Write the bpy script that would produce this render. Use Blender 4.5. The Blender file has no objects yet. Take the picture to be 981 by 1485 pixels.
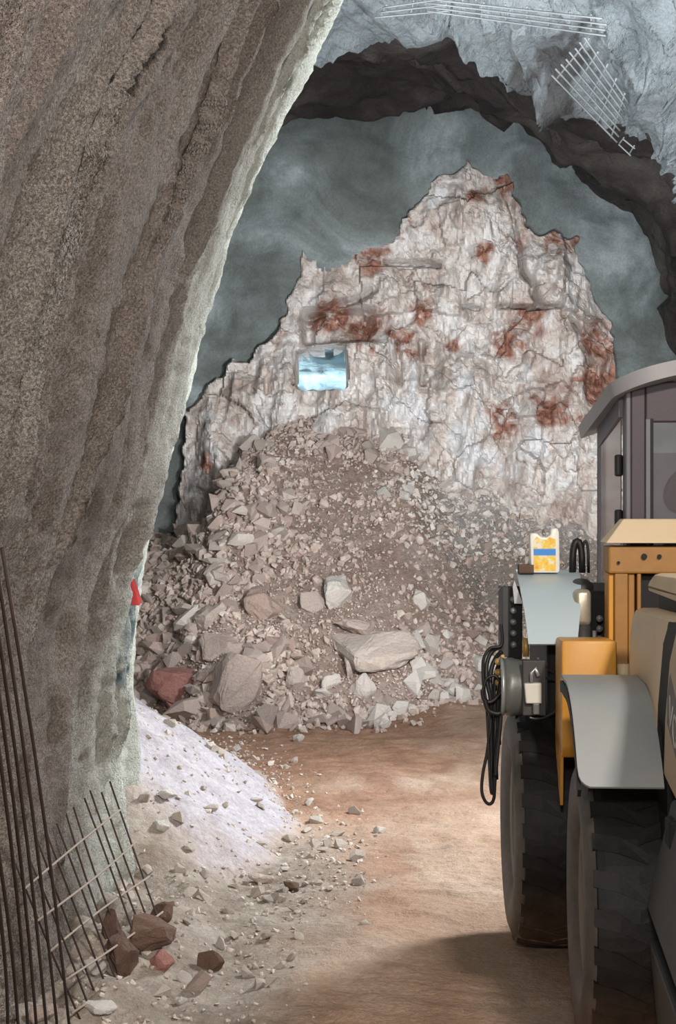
import bpy, bmesh, math, random
import numpy as np
from mathutils import Vector, Matrix

# ------------------------------------------------------------------ camera, world, lights, exposure
scene = bpy.context.scene
C = scene.collection
IW, IH, FPX, CAMH = 981, 1485, 2400.0, 2.65
cam_d = bpy.data.cameras.new('camera')
cam_d.sensor_fit = 'VERTICAL'; cam_d.sensor_height = 36.0; cam_d.sensor_width = 36.0 * IW / IH
cam_d.lens = 36.0 * FPX / IH
cam_d.clip_start = 0.05; cam_d.clip_end = 200
cam = bpy.data.objects.new('camera', cam_d); C.objects.link(cam)
cam.location = (0, 0, CAMH); cam.rotation_euler = (math.pi / 2, 0, 0)
scene.camera = cam

scene.view_settings.view_transform = 'Standard'
scene.view_settings.look = 'None'
scene.view_settings.gamma = 1.0
scene.view_settings.use_curve_mapping = False
scene.view_settings.exposure = 0.0

world = bpy.data.worlds.new('world'); scene.world = world
world.use_nodes = True
world.node_tree.nodes['Background'].inputs[0].default_value = (0.96, 0.97, 1.0, 1)
world.node_tree.nodes['Background'].inputs[1].default_value = 0.85


def lamp(name, kind, loc, target, energy, col, size=1.0, spot=None):
    d = bpy.data.lights.new(name, kind); d.energy = energy; d.color = col
    if kind == 'AREA':
        d.shape = 'DISK'; d.size = size
    else:
        d.shadow_soft_size = size
    if spot:
        d.spot_size = math.radians(spot); d.spot_blend = 0.6
    o = bpy.data.objects.new(name, d); C.objects.link(o)
    o.location = loc
    o.rotation_euler = (Vector(target) - Vector(loc)).to_track_quat('-Z', 'Y').to_euler()
    return o


# work floodlights of the tunnel: one behind the camera, one on the right wall by the heading, one beyond the breakthrough; plus two added fill lamps
lamp('floodlight_rear', 'AREA', (2.5, -1.0, 7.0), (0.5, 11, 0.3), 900, (1.0, 0.91, 0.83), 0.6)
lamp('fill_lamp_passage', 'AREA', (-0.4, -2.0, 4.6), (1.5, 9, 1.4), 330, (1.0, 0.93, 0.86), 0.6)  # unseen fill lamp, added to brighten the hood and fender sides
lamp('floodlight_heading', 'AREA', (4.3, 15.0, 5.0), (-1.5, 12.2, 2.6), 1150, (0.95, 0.98, 1.0), 1.0)
lamp('floodlight_cab', 'SPOT', (2.1, 12.3, 3.5), (0.2, 26.4, 3.3), 3500, (1.0, 0.98, 0.96), 0.25, 50)
lamp('fill_lamp_crown', 'SPOT', (1.0, 13.2, 2.9), (2.6, 19.2, 8.2), 3000, (0.92, 0.97, 1.0), 0.5, 110)  # added fill spot that lifts the arch lining, no real fixture
lamp('floodlight_beyond', 'POINT', (-0.9, 30.2, 4.2), (0, 0, 0), 300, (0.78, 0.93, 1.0), 0.3)

rng = random.Random(7)
npr = np.random.RandomState(11)


def P(px, py, D):
    return Vector(((px - 490.5) / FPX * D, D, CAMH - (py - 742.5) / FPX * D))


# ------------------------------------------------------------------ noise
def _h(ix, iy, iz, seed):
    n = (ix.astype(np.int64) * 374761393 + iy.astype(np.int64) * 668265263 + iz.astype(np.int64) * 2147483647 + seed * 1274126177) & 0xffffffff
    n = ((n ^ (n >> 13)) * 1274126177) & 0xffffffff
    n = ((n ^ (n >> 16)) * 2246822519) & 0xffffffff
    n = n ^ (n >> 15)
    return (n & 0xffffff) / float(0xffffff) * 2 - 1


def vnoise(x, y, z=0.0, seed=0):
    x, y, z = np.broadcast_arrays(np.asarray(x, float), np.asarray(y, float), np.asarray(z, float))
    xi, yi, zi = np.floor(x), np.floor(y), np.floor(z)
    fx, fy, fz = x - xi, y - yi, z - zi
    u, v, w = [t * t * t * (t * (t * 6 - 15) + 10) for t in (fx, fy, fz)]
    r = 0
    for dx in (0, 1):
        for dy in (0, 1):
            for dz in (0, 1):
                r = r + _h(xi + dx, yi + dy, zi + dz, seed) * (u if dx else 1 - u) * (v if dy else 1 - v) * (w if dz else 1 - w)
    return r


def fbm(x, y, z=0.0, octv=4, seed=0, gain=0.5):
    a, s, r = 1.0, 1.0, 0.0
    for i in range(octv):
        r = r + a * vnoise(np.asarray(x) * s, np.asarray(y) * s, np.asarray(z) * s, seed + i * 17)
        a *= gain; s *= 2.03
    return r


def ridge(x, y, z=0.0, octv=3, seed=0):
    a, s, r = 1.0, 1.0, 0.0
    for i in range(octv):
        r = r + a * (1 - np.abs(vnoise(np.asarray(x) * s, np.asarray(y) * s, np.asarray(z) * s, seed + i * 31)) * 2)
        a *= 0.5; s *= 2.1
    return r


def sstep(a, b, x):
    t = np.clip((np.asarray(x, float) - a) / (b - a), 0, 1)
    return t * t * (3 - 2 * t)


def cells(x, z, n, box, seed, aniso=1.0, tilt=0.4):
    """faceted block relief: every point takes the tilted plane of its nearest seed; second value: distance to the cell border"""
    r = np.random.RandomState(seed)
    cx = r.uniform(box[0], box[1], n); cz = r.uniform(box[2], box[3], n)
    off = r.uniform(-1, 1, n); tx = r.normal(0, tilt, n); tz = r.normal(0, tilt, n)
    sh = x.shape; xf = x.ravel(); zf = z.ravel()
    best = np.full(xf.shape, 1e9); sec = np.full(xf.shape, 1e9); idx = np.zeros(xf.shape, int)
    for i in range(n):
        d = np.hypot((xf - cx[i]), (zf - cz[i]) * aniso)
        m = d < best
        sec = np.where(m, best, np.minimum(sec, d))
        best = np.where(m, d, best); idx = np.where(m, i, idx)
    h = off[idx] + tx[idx] * (xf - cx[idx]) + tz[idx] * (zf - cz[idx])
    return h.reshape(sh), (sec - best).reshape(sh)


# ------------------------------------------------------------------ materials
def lin(c):
    return tuple(((v / 255.0) / 12.92 if v / 255.0 <= 0.04045 else ((v / 255.0 + 0.055) / 1.055) ** 2.4) for v in c) + (1.0,)


class NT:
    def __init__(self, name):
        self.m = bpy.data.materials.new(name); self.m.use_nodes = True
        self.t = self.m.node_tree; self.n = self.t.nodes; self.l = self.t.links
        self.b = self.n['Principled BSDF']

    def node(self, typ, **kw):
        nd = self.n.new(typ)
        for k, v in kw.items():
            setattr(nd, k, v)
        return nd

    def link(self, a, b):
        self.l.new(a, b)

    def coords(self, pos=False, scale=(1, 1, 1)):
        mp = self.node('ShaderNodeMapping'); mp.inputs['Scale'].default_value = scale
        if pos:
            g = self.node('ShaderNodeNewGeometry'); self.link(g.outputs['Position'], mp.inputs['Vector'])
        else:
            g = self.node('ShaderNodeTexCoord'); self.link(g.outputs['Object'], mp.inputs['Vector'])
        return mp.outputs['Vector']

    def noise(self, vec, scale, detail=5, rough=0.55, dist=0.0):
        nd = self.node('ShaderNodeTexNoise'); self.link(vec, nd.inputs['Vector'])
        nd.inputs['Scale'].default_value = scale; nd.inputs['Detail'].default_value = detail
        nd.inputs['Roughness'].default_value = rough; nd.inputs['Distortion'].default_value = dist
        return nd.outputs['Fac']

    def ramp(self, fac, stops, interp='LINEAR'):
        nd = self.node('ShaderNodeValToRGB'); self.link(fac, nd.inputs['Fac'])
        cr = nd.color_ramp; cr.interpolation = interp
        while len(cr.elements) < len(stops):
            cr.elements.new(0.5)
        for e, (p, c) in zip(cr.elements, stops):
            e.position = p; e.color = lin(c) if len(c) == 3 else c
        return nd.outputs['Color']

    def mix(self, fac, a, b, mode='MIX'):
        nd = self.node('ShaderNodeMix', data_type='RGBA', blend_type=mode)
        for sock, val in ((nd.inputs['Factor'], fac), (nd.inputs['A'], a), (nd.inputs['B'], b)):
            if hasattr(val, 'is_linked'):
                self.link(val, sock)
            elif isinstance(val, (int, float)):
                sock.default_value = val
            else:
                sock.default_value = lin(val)
        return nd.outputs['Result']

    def attr(self, name):
        nd = self.node('ShaderNodeAttribute'); nd.attribute_name = name
        return nd.outputs['Fac']

    def math(self, op, a, b):
        nd = self.node('ShaderNodeMath', operation=op)
        for i, val in enumerate((a, b)):
            if hasattr(val, 'is_linked'):
                self.link(val, nd.inputs[i])
            else:
                nd.inputs[i].default_value = val
        return nd.outputs[0]

    def bump(self, h, strength, dist=0.02, prev=None):
        nd = self.node('ShaderNodeBump'); self.link(h, nd.inputs['Height'])
        nd.inputs['Strength'].default_value = strength; nd.inputs['Distance'].default_value = dist
        if prev is not None:
            self.link(prev, nd.inputs['Normal'])
        return nd.outputs['Normal']

    def done(self, col=None, rough=0.9, normal=None, metal=0.0, spec=0.3):
        if col is not None:
            if hasattr(col, 'is_linked'):
                self.link(col, self.b.inputs['Base Color'])
            else:
                self.b.inputs['Base Color'].default_value = lin(col)
        if hasattr(rough, 'is_linked'):
            self.link(rough, self.b.inputs['Roughness'])
        else:
            self.b.inputs['Roughness'].default_value = rough
        self.b.inputs['Metallic'].default_value = metal
        self.b.inputs['Specular IOR Level'].default_value = spec
        if normal is not None:
            self.link(normal, self.b.inputs['Normal'])
        return self.m


M = {}


def m_pillar():
    t = NT('sprayed_concrete_pillar'); v = t.coords(True)
    vs = t.coords(True, (1.0, 1.0, 0.22))
    big = t.noise(vs, 1.3, 5, 0.6)
    c = t.ramp(big, [(0.3, (134, 122, 115)), (0.5, (160, 149, 141)), (0.72, (182, 175, 167))])
    fine = t.noise(v, 75, 3, 0.75)
    c = t.mix(t.ramp(fine, [(0.38, (90, 90, 90)), (0.6, (255, 255, 255))]), (104, 92, 86), c)
    c = t.mix(t.attr('pale'), c, (226, 230, 220))  # side light on the pillar edge, put into the colour
    c2 = t.mix(t.ramp(fine, [(0.3, (0, 0, 0)), (0.55, (255, 255, 255))]), (120, 120, 110), c)
    c = t.mix(0.5, c, c2)
    blue = t.math('MULTIPLY', t.attr('blue'), t.ramp(t.noise(v, 7, 4), [(0.42, (0, 0, 0)), (0.6, (255, 255, 255))]))
    c = t.mix(blue, c, (72, 104, 116))
    n = t.bump(t.noise(v, 52, 4, 0.75), 1.0, 0.05)
    n = t.bump(t.noise(v, 100, 2, 0.6), 0.7, 0.015, n)
    return t.done(c, 0.95, n, spec=0.15)


def m_shotcrete(name, stops, scale=1.2, streak=(1, 1, 1), bump=0.7, bands=None):
    t = NT(name); v = t.coords(True); vs = t.coords(True, streak)
    c = t.ramp(t.noise(vs, scale, 6, 0.6, 0.6), stops)
    if bands:
        bn = t.noise(t.coords(True, (1.0, 0.35, 0.8)), 0.75, 5, 0.6, 0.8)
        c = t.mix(t.ramp(bn, [(0.56, (0, 0, 0)), (0.64, (230, 230, 230))]), c, bands)
    fine = t.noise(v, 26, 4, 0.7)
    c = t.mix(0.22, c, t.ramp(fine, [(0.3, (40, 42, 44)), (0.7, (215, 220, 222))]), 'OVERLAY')
    n = t.bump(t.noise(vs, 6, 6, 0.65), bump, 0.12)
    n = t.bump(fine, 0.5, 0.02, n)
    return t.done(c, 0.9, n, spec=0.2)


def m_rockface():
    t = NT('limestone_face'); v = t.coords(True)
    c = t.ramp(t.noise(v, 1.4, 7, 0.65, 0.5), [(0.3, (180, 162, 152)), (0.46, (212, 203, 197)), (0.60, (232, 230, 229))])
    dirt = t.noise(v, 4.5, 6, 0.7, 1.0)
    c = t.mix(t.ramp(dirt, [(0.52, (0, 0, 0)), (0.68, (255, 255, 255))]), c, (164, 142, 130))
    r = t.math('MULTIPLY', t.attr('rust'), t.ramp(t.noise(v, 2.0, 5, 0.6, 0.6), [(0.40, (0, 0, 0)), (0.5, (255, 255, 255))]))
    c = t.mix(r, c, t.ramp(t.noise(v, 9, 4), [(0.35, (122, 80, 68)), (0.65, (184, 140, 122))]))
    c = t.mix(t.attr('white'), c, (226, 229, 233))
    n = t.bump(t.noise(t.coords(True, (1, 1, 0.6)), 6, 7, 0.7, 0.1), 0.6, 0.10)
    n = t.bump(t.noise(v, 28, 5, 0.7), 0.6, 0.04, n)
    return t.done(c, 0.92, n, spec=0.2)


def m_stone(name, stops, dust=(178, 160, 150), dustamt=0.35):
    t = NT(name); v = t.coords(False)
    oi = t.node('ShaderNodeObjectInfo'); ge = t.node('ShaderNodeNewGeometry')
    rnd = t.math('FRACT', t.math('ADD', oi.outputs['Random'], ge.outputs['Random Per Island']), 0)
    c = t.ramp(rnd, stops)
    c = t.mix(t.ramp(t.noise(v, 3.5, 5, 0.65), [(0.42, (0, 0, 0)), (0.62, (dustamt * 255,) * 3)]), c, dust)
    c = t.mix(0.25, c, t.ramp(t.noise(v, 14, 4, 0.7), [(0.3, (60, 50, 46)), (0.7, (210, 205, 200))]), 'OVERLAY')
    n = t.bump(t.noise(v, 9, 5, 0.7), 0.6, 0.05)
    return t.done(c, 0.93, n, spec=0.2)


def m_ground():
    t = NT('sandy_floor'); v = t.coords(True); vs = t.coords(True, (1, 0.55, 1))
    c = t.ramp(t.noise(vs, 0.9, 6, 0.6, 0.4), [(0.3, (146, 116, 95)), (0.5, (174, 147, 126)), (0.7, (196, 174, 156))])
    c = t.mix(t.attr('damp'), c, t.ramp(t.noise(v, 2.4, 5, 0.65), [(0.35, (132, 98, 78)), (0.65, (168, 132, 110))]))
    c = t.mix(t.attr('grey'), c, t.ramp(t.noise(v, 3, 6, 0.7), [(0.35, (126, 115, 104)), (0.65, (168, 160, 150))]))
    c = t.mix(t.attr('white'), c, t.ramp(t.noise(v, 5, 6, 0.7), [(0.3, (158, 151, 155)), (0.6, (186, 181, 186))]))
    c = t.mix(0.3, c, t.ramp(t.noise(v, 30, 4, 0.7), [(0.3, (60, 56, 54)), (0.7, (205, 205, 205))]), 'OVERLAY')
    n = t.bump(t.noise(v, 8, 6, 0.7), 0.6, 0.08)
    n = t.bump(t.noise(v, 60, 3, 0.7), 0.5, 0.015, n)
    return t.done(c, 0.95, n, spec=0.12)


def m_muck():
    t = NT('muck_fines'); v = t.coords(True)
    c = t.ramp(t.noise(v, 1.2, 6, 0.65), [(0.3, (160, 138, 126)), (0.5, (184, 165, 154)), (0.7, (198, 186, 178))])
    c = t.mix(t.attr('white'), c, (204, 202, 204))
    c = t.mix(t.attr('grey'), c, (150, 146, 140))
    c = t.mix(0.35, c, t.ramp(t.noise(v, 11, 6, 0.75), [(0.35, (50, 40, 36)), (0.7, (210, 205, 200))]), 'OVERLAY')
    n = t.bump(t.noise(v, 7, 7, 0.75), 1.0, 0.12)
    return t.done(c, 0.95, n, spec=0.12)


def m_paint(name, col, dirt, rough=0.45, dirtamt=0.5, metal=0.0, scale=4, spec=0.4):
    t = NT(name); v = t.coords(True)
    f = t.ramp(t.noise(v, scale, 6, 0.65), [(0.42, (0, 0, 0)), (0.68, (int(dirtamt * 255),) * 3)])
    c = t.mix(f, col, dirt)
    return t.done(c, rough, t.bump(t.noise(v, 60, 3), 0.06, 0.01), metal, spec)


def m_rubber(name='dusty_tyre_rubber', ca=(12, 11, 11), cb=(40, 37, 34)):
    t = NT(name); v = t.coords(True)
    g = t.node('ShaderNodeSeparateXYZ'); ge = t.node('ShaderNodeNewGeometry'); t.link(ge.outputs['Position'], g.inputs[0])
    nz = t.noise(v, 7, 6, 0.7)
    f = t.math('MULTIPLY', t.ramp(nz, [(0.3, (30, 30, 30)), (0.7, (190, 190, 190))]), 1.0)
    c = t.mix(f, ca, cb)
    mud = t.node('ShaderNodeMapRange'); t.link(g.outputs['Z'], mud.inputs['Value'])
    mud.inputs['From Min'].default_value = 0.0; mud.inputs['From Max'].default_value = 0.55
    mud.inputs['To Min'].default_value = 0.75; mud.inputs['To Max'].default_value = 0.0
    c = t.mix(t.math('MULTIPLY', mud.outputs[0], nz), c, (150, 116, 92))
    return t.done(c, 0.6, t.bump(nz, 0.25, 0.02), 0, 0.4)


def m_can():
    t = NT('printed_can_label'); v = t.coords(False)
    s = t.node('ShaderNodeSeparateXYZ'); t.link(v, s.inputs[0])
    c = t.ramp(t.noise(v, 26, 3), [(0.40, (236, 226, 200)), (0.48, (240, 208, 96)), (0.62, (240, 190, 70)), (0.7, (226, 140, 90))])
    band = t.ramp(s.outputs['Z'], [(0.0, (0, 0, 0)), (0.105, (0, 0, 0)), (0.108, (255, 255, 255)), (0.147, (255, 255, 255)), (0.15, (0, 0, 0))])
    c = t.mix(band, c, (66, 140, 216))
    return t.done(c, 0.4)


M['pillar'] = m_pillar()
M['lining'] = m_shotcrete('shotcrete_lining', [(0.3, (122, 130, 134)), (0.5, (152, 160, 164)), (0.7, (180, 188, 192))], 0.9, (1, 0.5, 1), 1.0, (84, 78, 76))
M['overbreak'] = m_shotcrete('shaded_overbreak_rock', [(0.3, (48, 43, 43)), (0.5, (68, 62, 61)), (0.7, (96, 92, 88))], 0.8)  # shadow of the recess is put into this dark rock tone
M['face_grey'] = m_shotcrete('hazy_face_shotcrete', [(0.30, (78, 84, 80)), (0.45, (104, 111, 109)), (0.55, (128, 136, 137)), (0.68, (178, 186, 190))], 0.5, (1, 1, 1), 0.25)  # cloudy light patches put smoke haze into the wall colour
M['rockface'] = m_rockface()
M['stone'] = m_stone('muck_stone', [(0.0, (160, 140, 130)), (0.2, (188, 174, 166)), (0.4, (164, 150, 142)), (0.6, (196, 186, 178)), (0.8, (178, 156, 146)), (1.0, (204, 198, 192))])
M['stone_pale'] = m_stone('pale_stone', [(0.0, (196, 190, 184)), (0.5, (210, 206, 202)), (1.0, (184, 176, 170))], (206, 202, 198))
M['stone_floor'] = m_stone('floor_stone', [(0.0, (170, 158, 148)), (0.5, (200, 192, 184)), (1.0, (184, 172, 160))], (176, 164, 152))
M['stone_red'] = m_stone('red_stone', [(0.0, (150, 104, 96)), (1.0, (164, 118, 110))], (190, 150, 140), 0.5)
M['stone_brown'] = m_stone('brown_stone', [(0.0, (84, 64, 56)), (1.0, (114, 92, 80))], (140, 116, 100), 0.4)
M['ground'] = m_ground()
M['muck'] = m_muck()
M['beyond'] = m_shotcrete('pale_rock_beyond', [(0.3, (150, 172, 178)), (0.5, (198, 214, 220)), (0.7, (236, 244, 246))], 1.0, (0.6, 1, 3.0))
M['rebar'] = m_paint('rusty_rebar', (58, 46, 42), (96, 70, 56), 0.7, 0.5, 0.3, 12)
M['rebar_lit_dusty'] = m_paint('lit_dusty_rebar', (150, 138, 126), (110, 96, 86), 0.85, 0.5, 0.0, 12, 0.2)  # dust, plus the light falling on the cross bars, as colour
M['mesh_steel'] = m_paint('galvanised_mesh', (146, 150, 152), (112, 112, 112), 0.7, 0.5, 0.0, 9)
M['yellow'] = m_paint('loader_yellow', (206, 146, 52), (156, 112, 60), 0.42, 0.5)
M['yellow_shaded'] = m_paint('loader_yellow_shaded', (160, 114, 54), (112, 80, 46), 0.5, 0.6, 0, 5)  # darker copy of the yellow, shade painted in for beam and posts
M['tan'] = m_paint('dusty_hood_yellow', (226, 204, 172), (212, 182, 134), 0.5, 0.6, 0, 2.2)
M['grey_plate'] = m_paint('grey_painted_plate', (150, 154, 154), (176, 170, 160), 0.42, 0.5, 0.0, 3)
M['lit_blue_plate'] = m_paint('lit_bluish_plate', (184, 200, 206), (196, 204, 204), 0.35, 0.5, 0.0, 3)  # raised tone paints in the light falling on the front sheet
M['charcoal'] = m_paint('charcoal_paint', (58, 58, 58), (88, 82, 76), 0.55, 0.5)
M['black'] = m_paint('black_paint', (13, 12, 12), (34, 31, 29), 0.65, 0.4)
M['cab_grey'] = m_paint('cab_roof_grey', (150, 148, 150), (128, 126, 128), 0.5, 0.5, 0, 3)
M['cab_frame'] = m_paint('cab_frame_grey', (104, 102, 108), (80, 76, 80), 0.5, 0.5, 0, 3)
M['cab_dark'] = m_paint('cab_pillar_dark', (62, 52, 58), (44, 38, 42), 0.5, 0.4, 0, 3)
M['rubber'] = m_rubber()
M['sidewall'] = m_rubber('dusty_tyre_sidewall', (70, 65, 61), (118, 109, 100))
M['rim'] = m_paint('dusty_rim', (118, 110, 100), (84, 76, 70), 0.6, 0.6, 0, 6)
M['hose'] = m_paint('black_hose', (26, 25, 25), (62, 58, 54), 0.5, 0.4, 0, 10)
M['bolt'] = m_paint('steel_bolt', (168, 170, 170), (110, 104, 98), 0.4, 0.5, 0.5, 12)
M['brass'] = m_paint('brass_fitting', (200, 164, 96), (140, 108, 66), 0.45, 0.5, 0.3, 12)
M['white_plastic'] = m_paint('white_plastic', (214, 212, 200), (170, 164, 150), 0.5, 0.5, 0, 8)
M['lamp_grey'] = m_paint('lamp_housing_grey', (110, 112, 108), (66, 62, 58), 0.4, 0.6, 0.3, 7)
M['silver'] = m_paint('silver_pipe', (176, 170, 152), (116, 100, 82), 0.35, 0.6, 0.5, 6)
M['can_white'] = m_paint('white_can', (236, 234, 226), (206, 196, 176), 0.35, 0.5, 0, 10)
M['can'] = m_can()
M['red_tag'] = m_paint('red_tag', (206, 74, 76), (170, 60, 60), 0.6, 0.4, 0, 10)
M['seat'] = m_paint('seat_fabric', (64, 56, 62), (84, 76, 80), 0.85, 0.5, 0, 6)
M['stripe'] = m_paint('grey_stripe', (112, 108, 106), (132, 126, 120), 0.5, 0.5, 0, 5)
M['letter'] = m_paint('pale_letter', (206, 200, 192), (180, 172, 160), 0.5, 0.4, 0, 8)
tg = NT('dusty_cab_glass')
tg.b.inputs['Transmission Weight'].default_value = 0.9
tg.b.inputs['IOR'].default_value = 1.10
M['glass'] = tg.done((214, 208, 210), 0.08, spec=0.6)


# ------------------------------------------------------------------ mesh helpers
def tag(o, label=None, cat=None, group=None, kind=None):
    if label: o['label'] = label
    if cat: o['category'] = cat
    if group: o['group'] = group
    if kind: o['kind'] = kind
    return o


def link(name, me, mat=None, parent=None):
    o = bpy.data.objects.new(name, me); C.objects.link(o)
    if mat is not None and not me.materials:
        me.materials.append(mat)
    if parent is not None:
        o.parent = parent
        pm = MATS.get(parent.name)
        if pm is not None:
            o.matrix_parent_inverse = pm.inverted()
    return o


MATS = {}


def empty(name, loc, rz=0.0):
    o = bpy.data.objects.new(name, None); C.objects.link(o)
    o.location = loc; o.rotation_euler = (0, 0, rz); o.empty_display_size = 0.2
    MATS[o.name] = Matrix.Translation(Vector(loc)) @ Matrix.Rotation(rz, 4, 'Z')
    return o


def mesh_np(name, verts, faces, smooth=True):
    me = bpy.data.meshes.new(name)
    me.from_pydata([tuple(v) for v in verts] if not isinstance(verts, np.ndarray) else verts.tolist(), [], faces if isinstance(faces, list) else faces.tolist())
    if smooth:
        me.polygons.foreach_set('use_smooth', np.ones(len(me.polygons), bool))
    me.update()
    return me


def grid_mesh(name, G, mask=None, smooth=True, flip=False):
    n, m = G.shape[:2]
    idx = np.arange(n * m).reshape(n, m)
    q = np.stack([idx[:-1, :-1], idx[:-1, 1:], idx[1:, 1:], idx[1:, :-1]], -1)
    if mask is not None:
        k = mask[:-1, :-1] & mask[:-1, 1:] & mask[1:, 1:] & mask[1:, :-1]
        q = q[k]
    q = q.reshape(-1, 4)
    if flip:
        q = q[:, ::-1]
    used = np.unique(q)
    remap = np.full(n * m, -1); remap[used] = np.arange(len(used))
    me = mesh_np(name, G.reshape(-1, 3)[used], remap[q], smooth)
    return me, used


def set_attr(me, name, vals):
    a = me.attributes.new(name, 'FLOAT', 'POINT')
    a.data.foreach_set('value', np.ascontiguousarray(np.clip(vals, 0, 1), dtype=np.float32))


class MB:
    def __init__(self):
        self.v = []; self.f = []

    def add(self, vs, fs):
        b = len(self.v)
        self.v += [tuple(p) for p in vs]
        self.f += [tuple(i + b for i in f) for f in fs]
        return self

    def hexa(self, p, bev=0.0, seg=2):
        fs = [(0, 3, 2, 1), (4, 5, 6, 7), (0, 1, 5, 4), (1, 2, 6, 5), (2, 3, 7, 6), (3, 0, 4, 7)]
        if bev <= 0:
            return self.add(p, fs)
        bm = bmesh.new()
        vs = [bm.verts.new(q) for q in p]
        for f in fs:
            bm.faces.new([vs[i] for i in f])
        bmesh.ops.bevel(bm, geom=bm.edges[:], offset=bev, segments=seg, affect='EDGES', profile=0.5)
        bm.verts.index_update()
        self.add([v.co.copy() for v in bm.verts], [[v.index for v in f.verts] for f in bm.faces])
        bm.free()
        return self

    def box(self, F, u0, u1, v0, v1, z0, z1, bev=0.0, seg=2):
        return self.hexa([F(u0, v0, z0), F(u1, v0, z0), F(u1, v1, z0), F(u0, v1, z0), F(u0, v0, z1), F(u1, v0, z1), F(u1, v1, z1), F(u0, v1, z1)], bev, seg)

    def prism(self, a, b, bev=0.0, seg=2):
        """two matching rings of points, capped"""
        n = len(a)
        fs = [tuple(range(n - 1, -1, -1)), tuple(range(n, 2 * n))]
        fs += [(i, (i + 1) % n, n + (i + 1) % n, n + i) for i in range(n)]
        if bev <= 0:
            return self.add(list(a) + list(b), fs)
        bm = bmesh.new()
        vs = [bm.verts.new(q) for q in list(a) + list(b)]
        for f in fs:
            bm.faces.new([vs[i] for i in f])
        bmesh.ops.recalc_face_normals(bm, faces=bm.faces[:])
        bmesh.ops.bevel(bm, geom=bm.edges[:], offset=bev, segments=seg, affect='EDGES', profile=0.5)
        bm.verts.index_update()
        self.add([v.co.copy() for v in bm.verts], [[v.index for v in f.verts] for f in bm.faces])
        bm.free()
        return self

    def sideprism(self, F, poly, u0, u1, bev=0.0):
        return self.prism([F(u0, v, z) for v, z in poly], [F(u1, v, z) for v, z in poly], bev)

    def sheet(self, F, line, us, th=0.012):
        """curved sheet: polyline of (v, z), with (u0, u1) for each point, given thickness"""
        n = len(line); top = []; bot = []
        for i, (v, z) in enumerate(line):
            a = line[max(i - 1, 0)]; b = line[min(i + 1, n - 1)]
            t = Vector((b[0] - a[0], b[1] - a[1])).normalized()
            nv = Vector((-t.y, t.x)) * th
            top.append([F(us[i][0], v, z), F(us[i][1], v, z)])
            bot.append([F(us[i][0], v + nv.x, z + nv.y), F(us[i][1], v + nv.x, z + nv.y)])
        vs = [p for r in top for p in r] + [p for r in bot for p in r]
        k = 2 * n; fs = []
        for i in range(n - 1):
            a, b, c, d = 2 * i, 2 * i + 1, 2 * i + 3, 2 * i + 2
            fs += [(a, b, c, d), (k + d, k + c, k + b, k + a), (a, d, k + d, k + a), (b, k + b, k + c, c)]
        fs += [(0, k, k + 1, 1), (2 * n - 2, 2 * n - 1, k + 2 * n - 1, k + 2 * n - 2)]
        return self.add(vs, fs)

    def tube(self, pts, r, n=8, closed=False):
        pts = [Vector(p) for p in pts]; k = len(pts); rings = []
        nrm = None
        for i, p in enumerate(pts):
            a = pts[(i - 1) % k] if closed else pts[max(i - 1, 0)]
            b = pts[(i + 1) % k] if closed else pts[min(i + 1, k - 1)]
            t = (b - a).normalized()
            if nrm is None:
                nrm = t.orthogonal().normalized()
            nrm = (nrm - t * nrm.dot(t)).normalized()
            bi = t.cross(nrm)
            rr = r[i] if isinstance(r, (list, tuple)) else r
            rings.append([p + (nrm * math.cos(2 * math.pi * j / n) + bi * math.sin(2 * math.pi * j / n)) * rr for j in range(n)])
        vs = [q for ring in rings for q in ring]; fs = []
        for i in range(k if closed else k - 1):
            a, b = i * n, ((i + 1) % k) * n
            fs += [(a + j, a + (j + 1) % n, b + (j + 1) % n, b + j) for j in range(n)]
        if not closed:
            fs += [tuple(range(n - 1, -1, -1)), tuple((k - 1) * n + j for j in range(n))]
        return self.add(vs, fs)

    def lathe(self, c, axis, prof, n=48, closed=False):
        c = Vector(c); ax = Vector(axis).normalized(); e1 = ax.orthogonal().normalized(); e2 = ax.cross(e1)
        vs = []; fs = []; k = len(prof)
        for j in range(n):
            t = 2 * math.pi * j / n; d = e1 * math.cos(t) + e2 * math.sin(t)
            vs += [c + ax * a + d * r for a, r in prof]
        for j in range(n):
            a, b = j * k, ((j + 1) % n) * k
            for i in range(k if closed else k - 1):
                i2 = (i + 1) % k
                fs.append((a + i, b + i, b + i2, a + i2))
        return self.add(vs, fs)

    def build(self, name, mat, parent=None, smooth=False, label=None, autos=None):
        me = bpy.data.meshes.new(name)
        me.from_pydata(self.v, [], self.f)
        bm = bmesh.new(); bm.from_mesh(me)
        bmesh.ops.recalc_face_normals(bm, faces=bm.faces[:])
        bm.to_mesh(me); bm.free()
        if smooth or autos:
            me.polygons.foreach_set('use_smooth', np.ones(len(me.polygons), bool))
            if autos:
                me.set_sharp_from_angle(angle=math.radians(autos))
        me.update()
        o = link(name, me, mat, parent)
        if label: o['label'] = label
        return o


def frame(ox, oy, yaw):
    s, c = math.sin(yaw), math.cos(yaw)

    def F(u, v, z):
        return Vector((ox + u * c + v * s, oy - u * s + v * c, z))
    F.right = Vector((c, -s, 0)); F.fwd = Vector((s, c, 0))
    return F


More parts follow.
